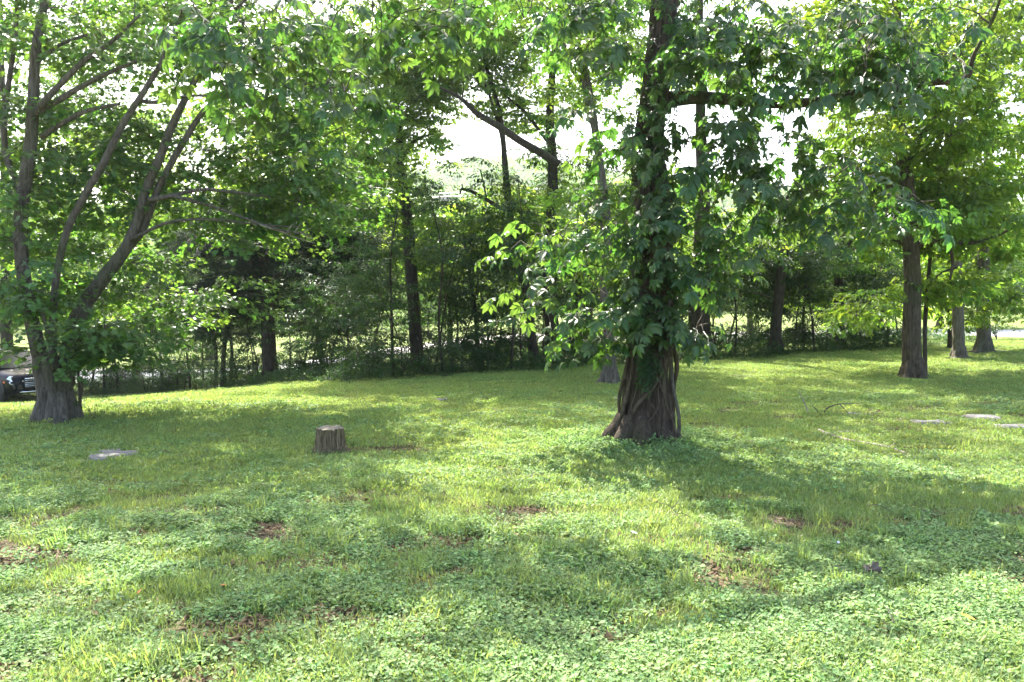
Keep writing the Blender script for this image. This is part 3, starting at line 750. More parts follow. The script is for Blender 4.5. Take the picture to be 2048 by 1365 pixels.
T, D = simple_tree('young_tree', [(1850, 748, 9), (1850, 650, 9), (1855, 580, 8), (1862, 500, 7), (1872, 400, 6), (1880, 300, 4)], 'thin crooked young stem growing close behind the tall straight trunk on the right', 'bark_dark', 'lime',
    [(1890, 560, 60, 60, -.5, 1, 8, .35), (1880, 420, 50, 60, -.5, 1, 6, .35)], [[(1856, 570, 4), (1885, 545, 3), (1915, 535, 2)]], seed=4, seg=8, flute=0)
T.finish()
T, D = simple_tree('lawn_tree', [(1917, 718, 26), (1916, 660, 24), (1914, 580, 22), (1913, 500, 20), (1915, 400, 17), (1920, 250, 13), (1920, 50, 9)], 'grey trunk at the lawn edge with a bent sapling shadow, second from the right', 'bark_grey', 'lime',
    [(1940, 420, 70, 80, -1, 1, 12, .55), (1920, 250, 90, 120, -2, 2, 12), (1925, 600, 50, 40, -1, 1, 5, .4), (1900, 0, 120, 150, -2, 2, 14)], seed=5)
T.finish()
T, D = simple_tree('lawn_tree', [(1968, 706, 30), (1967, 650, 26), (1966, 580, 24), (1968, 480, 22), (1975, 350, 18), (1985, 150, 12), (1990, -50, 8)], 'rightmost pale trunk standing at the far lawn edge beside the bright field', 'bark_grey', 'lime',
    [(1985, 540, 60, 70, -1, 1, 12, .5), (2010, 400, 60, 90, -1, 1, 12, .55), (2010, 610, 45, 30, -1, 1, 5, .4), (2000, 100, 90, 180, -2, 2, 18)], seed=6)
T.finish()
T, D = simple_tree('lawn_tree', [(1902, 697, 14), (1901, 640, 13), (1900, 560, 11), (1895, 400, 8)], 'short dark trunk seen just left of the grey one at the right lawn edge', 'bark_dark', 'lime', [(1895, 520, 50, 60, -1, 1, 6, .5), (1890, 330, 50, 70, -1, 1, 6, .5)], seed=7, seg=10)
T.finish()

T, D = simple_tree('tree_line_tree', [(835, 738, 30), (831, 660, 27), (826, 590, 26), (820, 520, 26), (816, 450, 24), (808, 390, 21), (801, 330, 17), (796, 250, 14), (790, 180, 11), (785, 50, 8), (780, -150, 6)],
    'tall dark trunk left of centre rising past the open white sky', 'bark_dark', 'small',
    [(740, 250, 130, 120, -2, 2, 26), (835, 215, 60, 50, -1, 1, 6, .5), (730, 400, 70, 50, -1, 1, 8), (800, 70, 190, 90, -2, 2, 32), (640, 140, 120, 100, -2, 2, 14), (800, -220, 260, 150, -3, 3, 44, .9), (850, 160, 60, 40, -1, 1, 5, .5)],
    [[(801, 325, 9), (815, 300, 7), (833, 280, 6), (865, 268, 4)], [(803, 350, 10), (785, 330, 7), (750, 320, 5), (700, 310, 4)]], seed=8)
for i in range(46):
    q = P(U(812, 836), U(330, 520), D + U(-.1, .3)); T.pos.append(q); T.rot.append((U(-1, 1), U(-.3, 1), U(0, 6.28))); T.scl.append(U(.5, .8))
T.finish()
T, D = simple_tree('tree_line_tree', [(1107, 726, 36), (1104, 660, 31), (1101, 600, 29), (1098, 520, 26), (1103, 430, 23), (1105, 330, 21), (1100, 240, 18), (1104, 160, 15), (1108, 110, 13), (1120, 20, 10), (1130, -150, 7)],
    'dark straight trunk in the middle with a long mossy limb slanting up to the left', 'bark_dark', 'small',
    [(1080, 170, 110, 80, 0, 2, 14, .5), (970, 150, 110, 80, -1, 1, 13, .5), (1180, 360, 80, 70, 0, 1, 8), (1060, 410, 90, 50, -1, 1, 9, .5), (1150, 40, 230, 60, -2, 2, 32, .5), (960, 20, 140, 50, -2, 2, 12), (900, 90, 90, 70, -1, 1, 8, .5), (1050, 280, 60, 60, -1, 1, 5, .45), (1100, -220, 260, 150, -3, 3, 40, .9)],
    [[(1118, 330, 17, -3), (1085, 308, 16, -3), (1040, 282, 15, -3), (1000, 255, 14, -3), (955, 228, 12, -3), (925, 200, 8, -3), (895, 182, 5, -3), (850, 165, 3, -3)],
     [(1105, 118, 10), (1080, 105, 9), (1040, 92, 8), (1000, 75, 7), (960, 66, 5), (890, 66, 3)],
     [(1190, 235, 11), (1165, 170, 10), (1130, 120, 9), (1100, 75, 8), (1060, 20, 6), (1030, -30, 4)], [(1112, 310, 8), (1085, 270, 7), (1050, 225, 6), (1010, 190, 4), (990, 155, 2)],
     [(1108, 115, 9), (1120, 60, 7), (1125, -20, 6)], [(925, 195, 3, -3), (928, 170, 2, -3)]], seed=9, thin=.95)
T.finish()
T, D = simple_tree('tree_line_tree', [(1068, 730, 22), (1062, 670, 20), (1056, 610, 19), (1042, 530, 18), (1022, 450, 17), (1014, 380, 16), (1010, 330, 13), (1000, 230, 10), (975, 140, 7), (960, 60, 5)],
    'leaning ivy-clad trunk beside the dark straight one, with a broken bare limb to the left', 'bark_dark', 'small',
    [(950, 480, 120, 50, -1, 1, 12, .5), (1040, 450, 50, 50, -1, 1, 6, .5), (990, 110, 60, 60, -1, 1, 6, .4)],
    [[(1075, 432, 9), (1035, 420, 8), (1000, 415, 8), (965, 395, 8), (940, 382, 7), (922, 378, 5)], [(922, 378, 4), (920, 388, 4)], [(972, 396, 4), (968, 370, 3), (960, 340, 2)], [(926, 378, 3), (924, 368, 2)],
     [(1048, 560, 8), (1015, 525, 6), (975, 505, 6), (945, 490, 4), (930, 478, 3)], [(1012, 330, 9), (1000, 260, 7), (975, 180, 5), (955, 130, 3)]], seed=10)
for i in range(60):
    y = U(330, 520); q = P(np.interp(y, [330, 450, 520], [1010, 1022, 1040]) + U(-12, 12), y, D - .15 + U(-.2, .2)); T.pos.append(q); T.rot.append((U(-1, 1), U(-.3, 1), U(0, 6.28))); T.scl.append(U(.35, .6))
T.finish()
T, D = simple_tree('cedar_tree', [(541, 766, 34), (538, 700, 30), (535, 630, 27), (531, 560, 24), (527, 500, 20), (522, 440, 15), (518, 380, 10), (515, 320, 6)],
    'dark broad cedar with spreading crooked boughs in the tree line, left of centre', 'bark_dark', 'cedar',
    [(560, 470, 190, 70, -2, 1.5, 60, .5), (440, 540, 120, 70, -1.5, 1, 26, .45), (680, 520, 90, 70, -1.5, 1, 26, .45), (640, 600, 100, 60, -1, 1, 20, .45), (560, 420, 120, 50, -1, 1, 18, .4), (450, 620, 70, 60, -1, 1, 10, .4)],
    [[(532, 600, 13), (515, 570, 11, -.3), (502, 530, 9, -.5), (492, 500, 7, -.6), (470, 483, 5, -.8), (430, 478, 3, -1)], [(537, 620, 12), (565, 590, 10, -.3), (600, 580, 9, -.5), (640, 550, 6, -.7), (690, 520, 4, -.9)],
     [(534, 560, 9), (580, 540, 7), (640, 535, 5), (700, 545, 3)], [(528, 500, 9), (570, 470, 6), (640, 455, 4)]], seed=11, ns=11, spray=1.25)
T.finish()
T, D = simple_tree('tree_line_tree', [(1397, 712, 52), (1398, 650, 46), (1400, 580, 40), (1404, 480, 34), (1406, 380, 28), (1402, 250, 22), (1400, 100, 16), (1400, -100, 10)],
    'very thick black trunk in the tree line just right of the vine-clad tree', 'bark_dark', 'small',
    [(1440, 470, 90, 60, -1, 1, 9), (1370, 560, 60, 60, -1, 1, 6), (1390, 130, 120, 80, -2, 2, 10), (1420, -150, 260, 140, -3, 3, 34, .9)], seed=12)
T.finish()
T, D = simple_tree('tree_line_tree', [(1551, 706, 28), (1552, 650, 24), (1558, 590, 21), (1566, 520, 19), (1576, 470, 15), (1572, 430, 10), (1575, 390, 6)],
    'short dark trunk with a rounded ivy-covered head, right of the thick black trunk', 'bark_dark', 'under',
    [(1570, 520, 70, 70, -1, 1, 20, .5), (1575, 430, 45, 40, -.6, .6, 9, .45), (1530, 590, 70, 40, -1, 1, 10, .5)], [[(1572, 480, 7), (1562, 450, 6), (1560, 430, 4)]], seed=13)
T.finish()
T, D = simple_tree('tree_line_tree', [(1679, 696, 22), (1678, 640, 20), (1677, 560, 18), (1680, 510, 16), (1688, 470, 13), (1690, 380, 10), (1700, 200, 7), (1700, 0, 5)],
    'slim dark trunk forking right, between the ivy-headed trunk and the tall lawn tree', 'bark_dark', 'small',
    [(1690, 440, 70, 60, -1, 1, 10, .5), (1640, 560, 70, 50, -1, 1, 9, .5), (1700, 200, 80, 90, -2, 2, 7), (1650, -150, 220, 120, -3, 3, 24, .9)],
    [[(1682, 510, 9), (1705, 480, 7), (1730, 460, 5), (1760, 440, 3)]], seed=14)
T.finish()
T, D = simple_tree('tree_line_tree', [(14, 790, 26), (14, 700, 24), (12, 600, 22), (14, 500, 20), (10, 380, 16), (5, 200, 12), (0, 0, 8)],
    'dark trunk at the far left edge behind the black car', 'bark_dark', 'small', [(60, 560, 110, 80, -1, 1, 14), (40, 400, 110, 90, -1, 1, 14), (60, 150, 150, 150, -2, 2, 18), (230, 190, 160, 110, -1, 3, 22), (300, 40, 200, 80, -1, 3, 16), (60, -200, 200, 140, -2, 2, 22, .9)], seed=15, dd=3)
T.finish()
T, D = simple_tree('tree_line_tree', [(272, 772, 16), (273, 700, 14), (270, 650, 13), (285, 590, 11), (320, 545, 9), (350, 520, 7), (380, 470, 5)],
    'low crooked dark tree bending right, between the forked tree and the cedar', 'bark_dark', 'under',
    [(300, 610, 110, 60, -1, 1, 18, .5), (360, 500, 90, 60, -1, 1, 14, .5), (220, 520, 90, 70, -1, 1, 12, .5)], [[(272, 650, 8), (255, 600, 6), (245, 560, 4)], [(285, 590, 7), (275, 540, 5), (262, 500, 3)], [(300, 565, 6), (345, 535, 5), (400, 500, 3)]], seed=16)
T.finish()
# bright crowns further back
for k, (x, y, wd, crowns, lab) in enumerate([
    (900, 700, 14, [(900, 490, 130, 60, 22)], 'bright yellow-green tree behind the broken bare limb, under the open sky'),
    (640, 720, 14, [(640, 330, 110, 110, 26)], 'leafy green tree behind the cedar, below the upper left canopy'),
    (420, 720, 16, [(430, 330, 160, 140, 34)], 'pale green tree far behind the bent low limb at left'),
    (200, 730, 16, [(180, 420, 170, 160, 34)], 'green tree beyond the lane, seen between the stems of the forked tree'),
    (1180, 690, 14, [(1180, 510, 120, 70, 20)], 'bright leafy tree beyond the lane left of the vine-clad trunk'),
    (1500, 670, 14, [(1500, 520, 100, 60, 16)], 'bright leafy tree beyond the lane, left of the ivy-headed trunk'),
    (1760, 660, 14, [(1750, 500, 120, 60, 20)], 'bright leafy tree beyond the lane behind the slim forked trunk'),
    (1880, 655, 14, [(1900, 420, 130, 110, 30)], 'tall bright tree beyond the lane at the right')]):
    T, D = simple_tree('field_tree', [(x, y, wd), (x, y - 60, wd * .8), (x + 5, y - 140, wd * .6), (x, y - 230, wd * .3)], lab, 'bark_dark', 'lime', [(c[0], c[1], c[2], c[3], -3, 3, c[4], 1.5) for c in crowns], seed=20 + k, spray=2.0, ns=13, group='trees beyond the lane', seg=10)
    T.finish()

# ------------------------------------------------------------------ saplings, shrubs and weeds under the tree line
edge_px = [(-300, 815), (0, 800), (170, 788), (400, 777), (700, 765), (900, 750), (1100, 742), (1250, 728), (1400, 722), (1600, 708), (1750, 700), (1900, 688), (2050, 680), (2300, 670)]
E = [G(*q) for q in edge_px]
ex = np.array([q.x for q in E]); ey = np.array([q.y for q in E])
edge = lambda x: np.interp(x, ex, ey)
sap_px = [176, 205, 232, 300, 322, 352, 378, 405, 430, 445, 458, 476, 500, 515, 575, 597, 618, 640, 662, 690, 712, 738, 762, 786, 802, 868, 886, 903, 922, 955, 978, 1000, 1022, 1045, 1088, 1130, 1150, 1168, 1184, 1256, 1350, 1368, 1435, 1452, 1470, 1498, 1520, 1590, 1608, 1630, 1652, 1705, 1722, 1748, 1775, 1800]
tall = {430: 7, 445: 9, 458: 6, 640: 5, 955: 9, 786: 6, 1022: 5, 1150: 5, 322: 6, 1608: 5, 886: 5}
marks = [(112, 'forked tree'), (272, 'low crooked dark tree'), (541, 'cedar trunk'), (835, 'ivy-edged trunk'), (1107, 'dark straight middle trunk'), (1219, 'pale slender trunk'), (1397, 'very thick black trunk'), (1551, 'ivy-headed trunk'), (1679, 'slim forked trunk')]
ords = ['first', 'second', 'third', 'fourth', 'fifth', 'sixth', 'seventh', 'eighth', 'ninth', 'tenth', 'eleventh', 'twelfth', 'thirteenth', 'fourteenth', 'fifteenth']
cntm = {}
for k, px in enumerate(sap_px):
    random.seed(500 + k)
    mk = [m for m in marks if m[0] < px][-1][1]; cntm[mk] = cntm.get(mk, 0) + 1
    wd = tall.get(px, U(2.5, 4.5)); tl = px in tall; lean = U(-45, 45)
    x0 = (px - 1024) / F * 26
    y0 = float(edge(x0)) + U(.3, 3.0); X0 = (px - 1024) / F * y0; b = Vector((X0, y0, gzs(X0, y0)))
    h = U(2.3, 3.6) if not tl else U(4.0, 5.2)
    lab = '%s %s sapling to the right of the %s' % (ords[cntm[mk] - 1], 'tall thin' if tl else 'slender dark', mk)
    T = Tree('sapling', tuple(b), lab, 'bark_dark', 'under', 'saplings along the tree line', 'sapling', spray=1.0)
    T.leaf = 'under'
    ln = lean / 64
    r0 = wd / 2 / F * y0
    T.stem([(b + Vector((0, 0, -.05)), r0 * 1.3), (b + Vector((ln * .2 + U(-.12, .12), 0, h * .3)), r0), (b + Vector((ln * .5 + U(-.25, .25), 0, h * .65)), r0 * .7), (b + Vector((ln, U(-.2, .2), h)), r0 * .3)], y0, 'stem', 6, 12, .001, 0, k)
    for i in range(13 if not tl else 17):
        T.extra.append((b + Vector((ln * .7 + U(-.9, .9), U(-.7, .7), h * U(.5, 1.1))), .42, 6, dict(flat=.35)))
    for i in range(2): T.extra.append((b + Vector((U(-.5, .5), U(-.4, .4), h * U(.1, .4))), .3, 4, dict(flat=.5)))
    T.finish('foliage')
cntm = {}
shr_px = [190, 220, 250, 290, 335, 365, 390, 470, 505, 600, 650, 700, 745, 800, 850, 905, 960, 1015, 1060, 1140, 1175, 1245, 1360, 1440, 1490, 1530, 1600, 1650, 1710, 1765, 1995]
for k, px in enumerate(shr_px):
    random.seed(900 + k)
    mk = [m for m in marks if m[0] < px][-1][1]; cntm[mk] = cntm.get(mk, 0) + 1
    x0 = (px - 1024) / F * 26; y0 = float(edge(x0)) + U(.2, 1.8); X0 = (px - 1024) / F * y0; b = Vector((X0, y0, gzs(X0, y0)))
    lab = '%s low leafy shrub on the ground to the right of the %s' % (ords[cntm[mk] - 1], mk)
    if px == 1995: lab = 'small leafy shrub at the foot of the rightmost pale trunk'
    T = Tree('shrub', tuple(b), lab, 'bark_dark', 'under', 'shrubs along the tree line', 'shrub', spray=.75)
    h = U(.8, 1.6) if px < 720 else U(.6, 1.2)
    for j in range(4):
        T.stem([(b + Vector((0, 0, -.03)), .012), (b + Vector((U(-.2, .2), U(-.2, .2), h * .5)), .009), (b + Vector((U(-.5, .5), U(-.4, .4), h)), .004)], y0, 'stem', 5, 6, 0, 0, j)
    for i in range(13): T.extra.append((b + Vector((U(-.9, .9), U(-.5, .5), h * U(.2, 1))), .3, 7, dict(flat=.5)))
    T.finish('foliage')
n = 5200
wx = rng.uniform(-18, 16, n); wy = edge(wx) - .25 + 5.0 * rng.random(n) ** 1.5 + .5 * (fbm(wx * 1.1, wx * 0 + 4, 3) - .5)
wz = gz(wx, wy) + rng.uniform(.02, .22, n) * np.clip((wy - edge(wx) + .4), .2, 1)
tag(scatter('undergrowth', 'under', np.stack([wx, wy, wz], 1), np.stack([rng.uniform(-.5, .5, n), rng.uniform(-1.2, .2, n), rng.uniform(0, 6.28, n)], 1), rng.uniform(.3, .75, n)),
    'dark weeds and ivy covering the ground under the tree line', 'undergrowth', kind='stuff')

# ------------------------------------------------------------------ ground cover
def spread(n, d0, d1, pw=1.0):
    d = d0 + (d1 - d0) * rng.random(n) ** pw
    return rng.uniform(-1, 1, n) * (d * .68 + 1.2), d
ROCKS = []      # filled below with (x, y, r) so that nothing grows through the flat stones
def rocks_free(x, y):
    k = np.ones(len(x), bool)
    for (a, b, rx_, ry_) in ROCKS: k &= ((x - a) / rx_) ** 2 + ((y - b) / ry_) ** 2 > 1
    return k
def cover(name, key, n, d0, d1, thr, s0, s1, label, cat, off=0., inv=False, pw=1.0, edge_lim=True, tilt=.1):
    x, y = spread(n, d0, d1, pw)
    m = fbm(x * .55 + 11 + off, y * .75 + off, 4) * .65 + fbm(x * 3.2 + off, y * 3.8, 3) * .35
    k = (m < thr) if inv else (m > thr)
    br = fbm(x * 2.3 + 5, y * 3.0 + 9, 3)
    k &= (br < .40 + .06 * rng.random(len(x))) if key == 'litter' else ((br > .33 + .14 * rng.random(len(x))) | (rng.random(len(x)) < .12))
    k &= rocks_free(x, y) & (((x - TREE_X) ** 2 + (y - TREE_Y) ** 2) > .36 ** 2)
    if edge_lim: k &= y < edge(x) + .3
    x, y = x[k], y[k]; n = len(x)
    return tag(scatter(name, key, np.stack([x, y, gz(x, y) - .002], 1), np.stack([rng.normal(0, tilt, n), rng.normal(0, tilt, n), rng.uniform(0, 6.28, n)], 1), rng.uniform(s0, s1, n)), label, cat, kind='stuff')

# flat stones in the lawn
random.seed(31)
def slab(px, py, wpx, dep, th, label, name='flat_stone', mat='stone', group='flat stones lying in the lawn', tiltz=0):
    b = G(px, py); rx_ = wpx / 2 / F * b.y; ry_ = dep / 2; mb = MB(); n = 26
    rings = [(1.05, -.05), (1.02, th * .3), (.9, th * .75), (.55, th * .9), (.0, th * .85)]
    ph = U(0, 50); V = []; fcs = []
    for q, z in rings:
        for i in range(n):
            t = 2 * math.pi * i / n; k = 1 + .7 * (float(fbm(np.array([math.cos(t) * 1.7 + ph]), np.array([math.sin(t) * 1.3 + ph]), 3)[0]) - .5) * 2
            x = rx_ * q * k * math.cos(t); y = ry_ * q * k * math.sin(t)
            zz = z + (.03 * (float(fbm(np.array([x * 9 + ph]), np.array([y * 9]), 3)[0]) - .5) if q < 1 else 0)
            V.append((b.x + x, b.y + y, gzs(b.x + x, b.y + y) + zz))
    for r_ in range(len(rings) - 1):
        for i in range(n): k = (i + 1) % n; fcs.append((r_ * n + i, r_ * n + k, (r_ + 1) * n + k, (r_ + 1) * n + i))
    mb.add(V, fcs); o = mb.build(name, M[mat], None); tag(o, label, 'stone', group)
    ROCKS.append((b.x, b.y, rx_ + .05, ry_ + .10))
slab(222, 914, 96, .46, .05, 'flat grey stone slab in the sunlit grass at left')
slab(166, 924, 40, .2, .02, 'small pale stone edge beside the grey slab at left')
slab(886, 800, 26, .4, .04, 'small pale stone in the lawn left of the vine-clad tree')
slab(1240, 800, 30, .4, .04, 'small pale stone showing just left behind the vine-clad trunk')
slab(1862, 849, 84, .34, .05, 'long flat pale stone ledge, left one of the three at right')
slab(1962, 839, 80, .45, .07, 'long flat pale stone ledge, middle one of the three at right')
slab(2030, 858, 80, .35, .05, 'flat pale stone cut by the right edge of the photo')
slab(1722, 830, 44, .3, .025, 'faint pale stone lying beside the upright fallen branch')
slab(18, 940, 60, .3, .015, 'pinkish bare stone flush with the grass at the left edge')

# ground cover
cover('clover', 'clover', 9500, 2.6, 8.6, .44, .55, 1.12, 'small round leaves of ground ivy covering the near lawn', 'ground cover', pw=1.05)
cover('clover', 'clover_far', 5200, 7.2, 15, .52, .6, 1.1, 'patches of round-leaved weeds among the grass', 'ground cover', off=3.3, pw=1.3)
cover('grass', 'grass', 15000, 2.6, 12, .48, .7, 1.2, 'short thin grass in the near lawn', 'grass', inv=True, off=0, pw=1.3)
cover('grass', 'grass', 9000, 2.6, 9, .52, .8, 1.5, 'taller grass tufts among the ground ivy', 'grass', off=7.7)
cover('grass', 'grass_far', 26000, 7, 30, .33, .7, 1.15, 'mown grass of the far lawn', 'grass', off=2.0, pw=1.15)
cover('leaf_litter', 'litter', 16000, 2.6, 14, .2, .6, 1.2, 'dry brown leaf litter between the weeds', 'leaf litter', off=5.0, tilt=.03)
cover('grass', 'tallgrass', 1500, 2.6, 13, .50, .6, 1.2, 'long grass tufts sticking up through the ground ivy', 'grass', off=9.1)
cover('weeds', 'under', 900, 2.6, 11, .54, .10, .2, 'broad-leaved weeds scattered in the near lawn', 'weeds', off=6.4)
cover('twig_litter', 'twigbits', 420, 2.8, 13, .2, .7, 1.3, 'small dead twigs scattered in the lawn', 'twigs', off=1.4)
# weeds round the foot of the big tree
n = 900
a = rng.uniform(0, 6.28, n); q = .36 + np.abs(rng.normal(0, .42, n)); x = TREE_X + np.cos(a) * q * 1.15; y = TREE_Y + np.sin(a) * q
tag(scatter('weeds', 'clover_far', np.stack([x, y, gz(x, y) + rng.uniform(0, .03, n)], 1), np.stack([rng.normal(0, .4, n), rng.normal(0, .4, n), rng.uniform(0, 6.28, n)], 1), rng.uniform(.4, .8, n)), 'leafy weeds crowding the foot of the vine-clad tree', 'ground cover', kind='stuff')

# ------------------------------------------------------------------ the stump
random.seed(41)
b = G(661, 906); rS = 24 / F * b.y; hS = 51 / F * b.y
root = thing('tree_stump', tuple(b), 'weathered cut stump standing in the sunlit grass left of centre', 'stump')
mb = MB(); nh = 26; ns_ = 84; V = []; fcs = []
def stump_r(t, h):
    fl_ = .10 * math.cos(5 * t + 1) + .09 * math.cos(8 * t) + .08 * math.cos(13 * t + 2) + .05 * math.cos(23 * t) + .04 * math.cos(37 * t + 1)
    return rS * (1 + fl_ * (1.2 - .3 * h) + .20 * (1 - h) + .7 * max(0, .42 - h) ** 1.3 / .32 * (1 + .6 * math.cos(3 * t + .8)))
def rim(t): return hS * (1 + .025 * math.sin(t) + .02 * math.sin(7 * t) + .012 * math.sin(19 * t))
for i in range(nh):
    h = i / (nh - 1)
    for j in range(ns_):
        t = 2 * math.pi * j / ns_; q = stump_r(t, h); V.append((b.x + q * math.cos(t), b.y + q * math.sin(t), b.z - .04 + (rim(t) + .04) * h))
for i in range(nh - 1):
    for j in range(ns_): k = (j + 1) % ns_; fcs.append((i * ns_ + j, i * ns_ + k, (i + 1) * ns_ + k, (i + 1) * ns_ + j))
mb.add(V, fcs); mb.build('stump_side', M['stump'], root)
mb = MB(); V = []; fcs = []
for ri, q0 in enumerate((1, .93, .75, .5, .25, .02)):
    for j in range(ns_):
        t = 2 * math.pi * j / ns_; q = stump_r(t, 1) * q0; V.append((b.x + q * math.cos(t), b.y + q * math.sin(t), b.z + rim(t) * q0 + hS * (1 - q0) * .97 - (.0 if q0 > .9 else .012) + U(-.002, .002)))
for i in range(5):
    for j in range(ns_): k = (j + 1) % ns_; fcs.append((i * ns_ + j, i * ns_ + k, (i + 1) * ns_ + k, (i + 1) * ns_ + j))
mb.add(V, fcs); mb.build('cut_top', simple_mat('cut_wood', (.20, .17, .12), .9, noise=.6, nscale=40, bump=.6), root)
def plant(px, py, n, h, label, rad=.1, key='under', sc=.35):
    b = G(px, py); T = thing('small_plant', tuple(b), label, 'plant'); mb = MB(); pp, rr = [], []
    for i in range(n):
        a = U(0, 6.28); q = rad * math.sqrt(U(0, 1)); e = b + Vector((q * math.cos(a), q * math.sin(a), h * U(.2, 1)))
        tube(mb, [b + Vector((0, 0, -.02)), (b + e) / 2 + Vector((0, 0, .02)), e], [.003, .002, .0015], 3, 4, cap=False); pp.append(e); rr.append((U(-.4, .4), U(-.3, .3), a))
    mb.build('stems', M['twig'], T); tag(scatter('foliage', key, pp, rr, [sc * U(.7, 1.2) for _ in pp], T), kind='stuff')
plant(684, 908, 9, .17, 'little ivy plant growing against the right side of the stump', .07, sc=.22)
plant(640, 912, 7, .06, 'low weed at the left foot of the stump', .1, sc=.2)
plant(186, 838, 10, .42, 'thin weed beside the stout base of the forked tree', .16, sc=.3)
plant(1225, 885, 7, .16, 'tiny seedling at the left foot of the vine-clad tree', .08, sc=.25)
# thin stem next to the forked tree
T = Tree('young_tree', tuple(G(160, 832)), 'thin dead-looking young stem beside the stout base of the forked tree', 'bark_grey', 'maple', None, 'young tree', spray=.6)
T.stem([(161, 834, 11), (160, 815, 8), (159, 780, 6), (157, 740, 5), (160, 690, 6), (170, 640, 4)], T.loc.y, 'stem', 8, 24, .004, 0, 3)
T.stem([(160, 800, 6), (164, 780, 5), (163, 755, 4)], T.loc.y - .03, 'stem', 6, 10, .002, 0, 3)
T.field(170, 690, 40, 40, T.loc.y - .4, T.loc.y + .4, 4, rp=.25, ns=4); T.finish('foliage')

# ------------------------------------------------------------------ fallen branches and sticks
def branch(label, lines, mat, name='fallen_branch', cat='branch', d=None):
    pts0 = [P(x, y, d) if d else G(x, y) + Vector((0, 0, .02)) for x, y in lines[0][0]]
    root = thing(name, tuple(G(*(lines[0][0][-1])) if not d else Vector((pts0[-1].x, pts0[-1].y, gzs(pts0[-1].x, pts0[-1].y)))), label, cat, 'fallen branches and sticks in the lawn')
    for k, (ln, r0, r1, lift) in enumerate(lines):
        pp = [(P(x, y, d + .12 * math.sin(i + k)) if d else G(x, y) + Vector((0, 0, lift + r0 * .6))) for i, (x, y) in enumerate(ln)]
        mb = MB(); tube(mb, pp, list(np.linspace(r0, r1, len(pp))), 8, len(pp) * 6, .003, 0, k + 2); mb.build('branch_piece' if k else 'main_piece', M[mat[k] if isinstance(mat, list) else mat], root)
branch('forked dead branch propped up in the grass right of the vine-clad tree', [([(1598, 783), (1606, 800), (1614, 818), (1618, 837)], .006, .013, 0), ([(1617, 836), (1632, 834), (1645, 830), (1643, 838)], .013, .014, 0), ([(1645, 834), (1653, 818), (1675, 809), (1698, 808), (1728, 806)], .014, .004, 0), ([(1680, 809), (1692, 822), (1702, 834)], .008, .004, 0), ([(1624, 811), (1636, 824), (1645, 832)], .005, .007, 0), ([(1643, 828), (1644, 840)], .012, .010, 0)], ['deadwood', 'deadwood_dark', 'deadwood_dark', 'deadwood_dark', 'deadwood_dark', 'deadwood'], d=11.65)
branch('long pale branch lying flat in the grass below the forked one', [([(1638, 866), (1660, 875), (1700, 886), (1760, 896), (1800, 907), (1832, 922)], .026, .008, .01), ([(1664, 876), (1685, 868), (1725, 866)], .014, .005, .02), ([(1780, 900), (1790, 890), (1778, 882)], .007, .004, .03)], 'deadwood')
branch('short dark stick in the grass just right of the vine-clad trunk', [([(1444, 889), (1458, 883), (1474, 875)], .02, .012, .02)], 'deadwood_dark', 'stick', 'stick')
branch('straight pale stick lying in the grass near the left edge', [([(5, 959), (50, 953), (102, 946)], .012, .007, .01)], 'deadwood', 'stick', 'stick')
branch('thin twig lying in the grass left of the propped branch', [([(1535, 840), (1550, 838), (1562, 836)], .008, .005, .015)], 'deadwood_dark', 'stick', 'stick')

# fallen leaves and bits
def fallen_leaf(px, py, L_, label, mat, cat='leaf'):
    b = G(px, py); mb = MB(); put(mb, leaf_geo(L_, L_ * .5, 'ovate', .5, -.5), (b.x, b.y, b.z + .04), U(0, 6.28), U(-.1, .25), U(-.4, .4), .5)
    tag(mb.build('fallen_leaf', M[mat], None), label, cat, 'fallen leaves on the lawn')
M['orange'] = leaf_mat('orange_leaf', (.5, .2, .09), (.4, .15, .05), .01, .2, .3, .6, .2)
M['white'] = leaf_mat('pale_leaf', (.6, .62, .66), (.4, .4, .4), .01, .1, .2, .6, .2)
fallen_leaf(455, 1183, .06, 'orange-brown fallen leaf on the ground ivy, left of centre near the front', 'orange')
fallen_leaf(196, 1245, .05, 'small tan fallen leaf at the lower left', 'dry')
fallen_leaf(275, 1203, .04, 'small reddish fallen leaf lying in the bright patch at left', 'orange')
fallen_leaf(1952, 1257, .07, 'curled yellow fallen leaf at the lower right', 'yellow')
fallen_leaf(1862, 1090, .04, 'small whitish leaf on the ground ivy at right', 'white')
fallen_leaf(1675, 1099, .035, 'tiny pale leaf left of the curled brown cluster', 'white')
fallen_leaf(1275, 1079, .05, 'whitish leaf in the grass in front of the vine-clad tree', 'white')
fallen_leaf(415, 1040, .05, 'dark curled leaf in the bright grass below the stump', 'dry')
fallen_leaf(1603, 1352, .04, 'whitish leaf at the bottom edge, right of centre', 'white')
b = G(1741, 1154); mb = MB()
for i in range(11): put(mb, leaf_geo(U(.04, .075), .035, 'ovate', 1.0, -1.2), (b.x + U(-.05, .05), b.y + U(-.03, .03), b.z + U(.01, .05)), U(0, 6.28), U(-.3, .9), U(-1, 1), U(0, 1))
tag(mb.build('curled_leaf_cluster', simple_mat('withered_leaf', (.17, .13, .12), .8, noise=.4, nscale=40), None), 'curled grey-brown withered leaf cluster lying on the ground ivy', 'dead leaves')

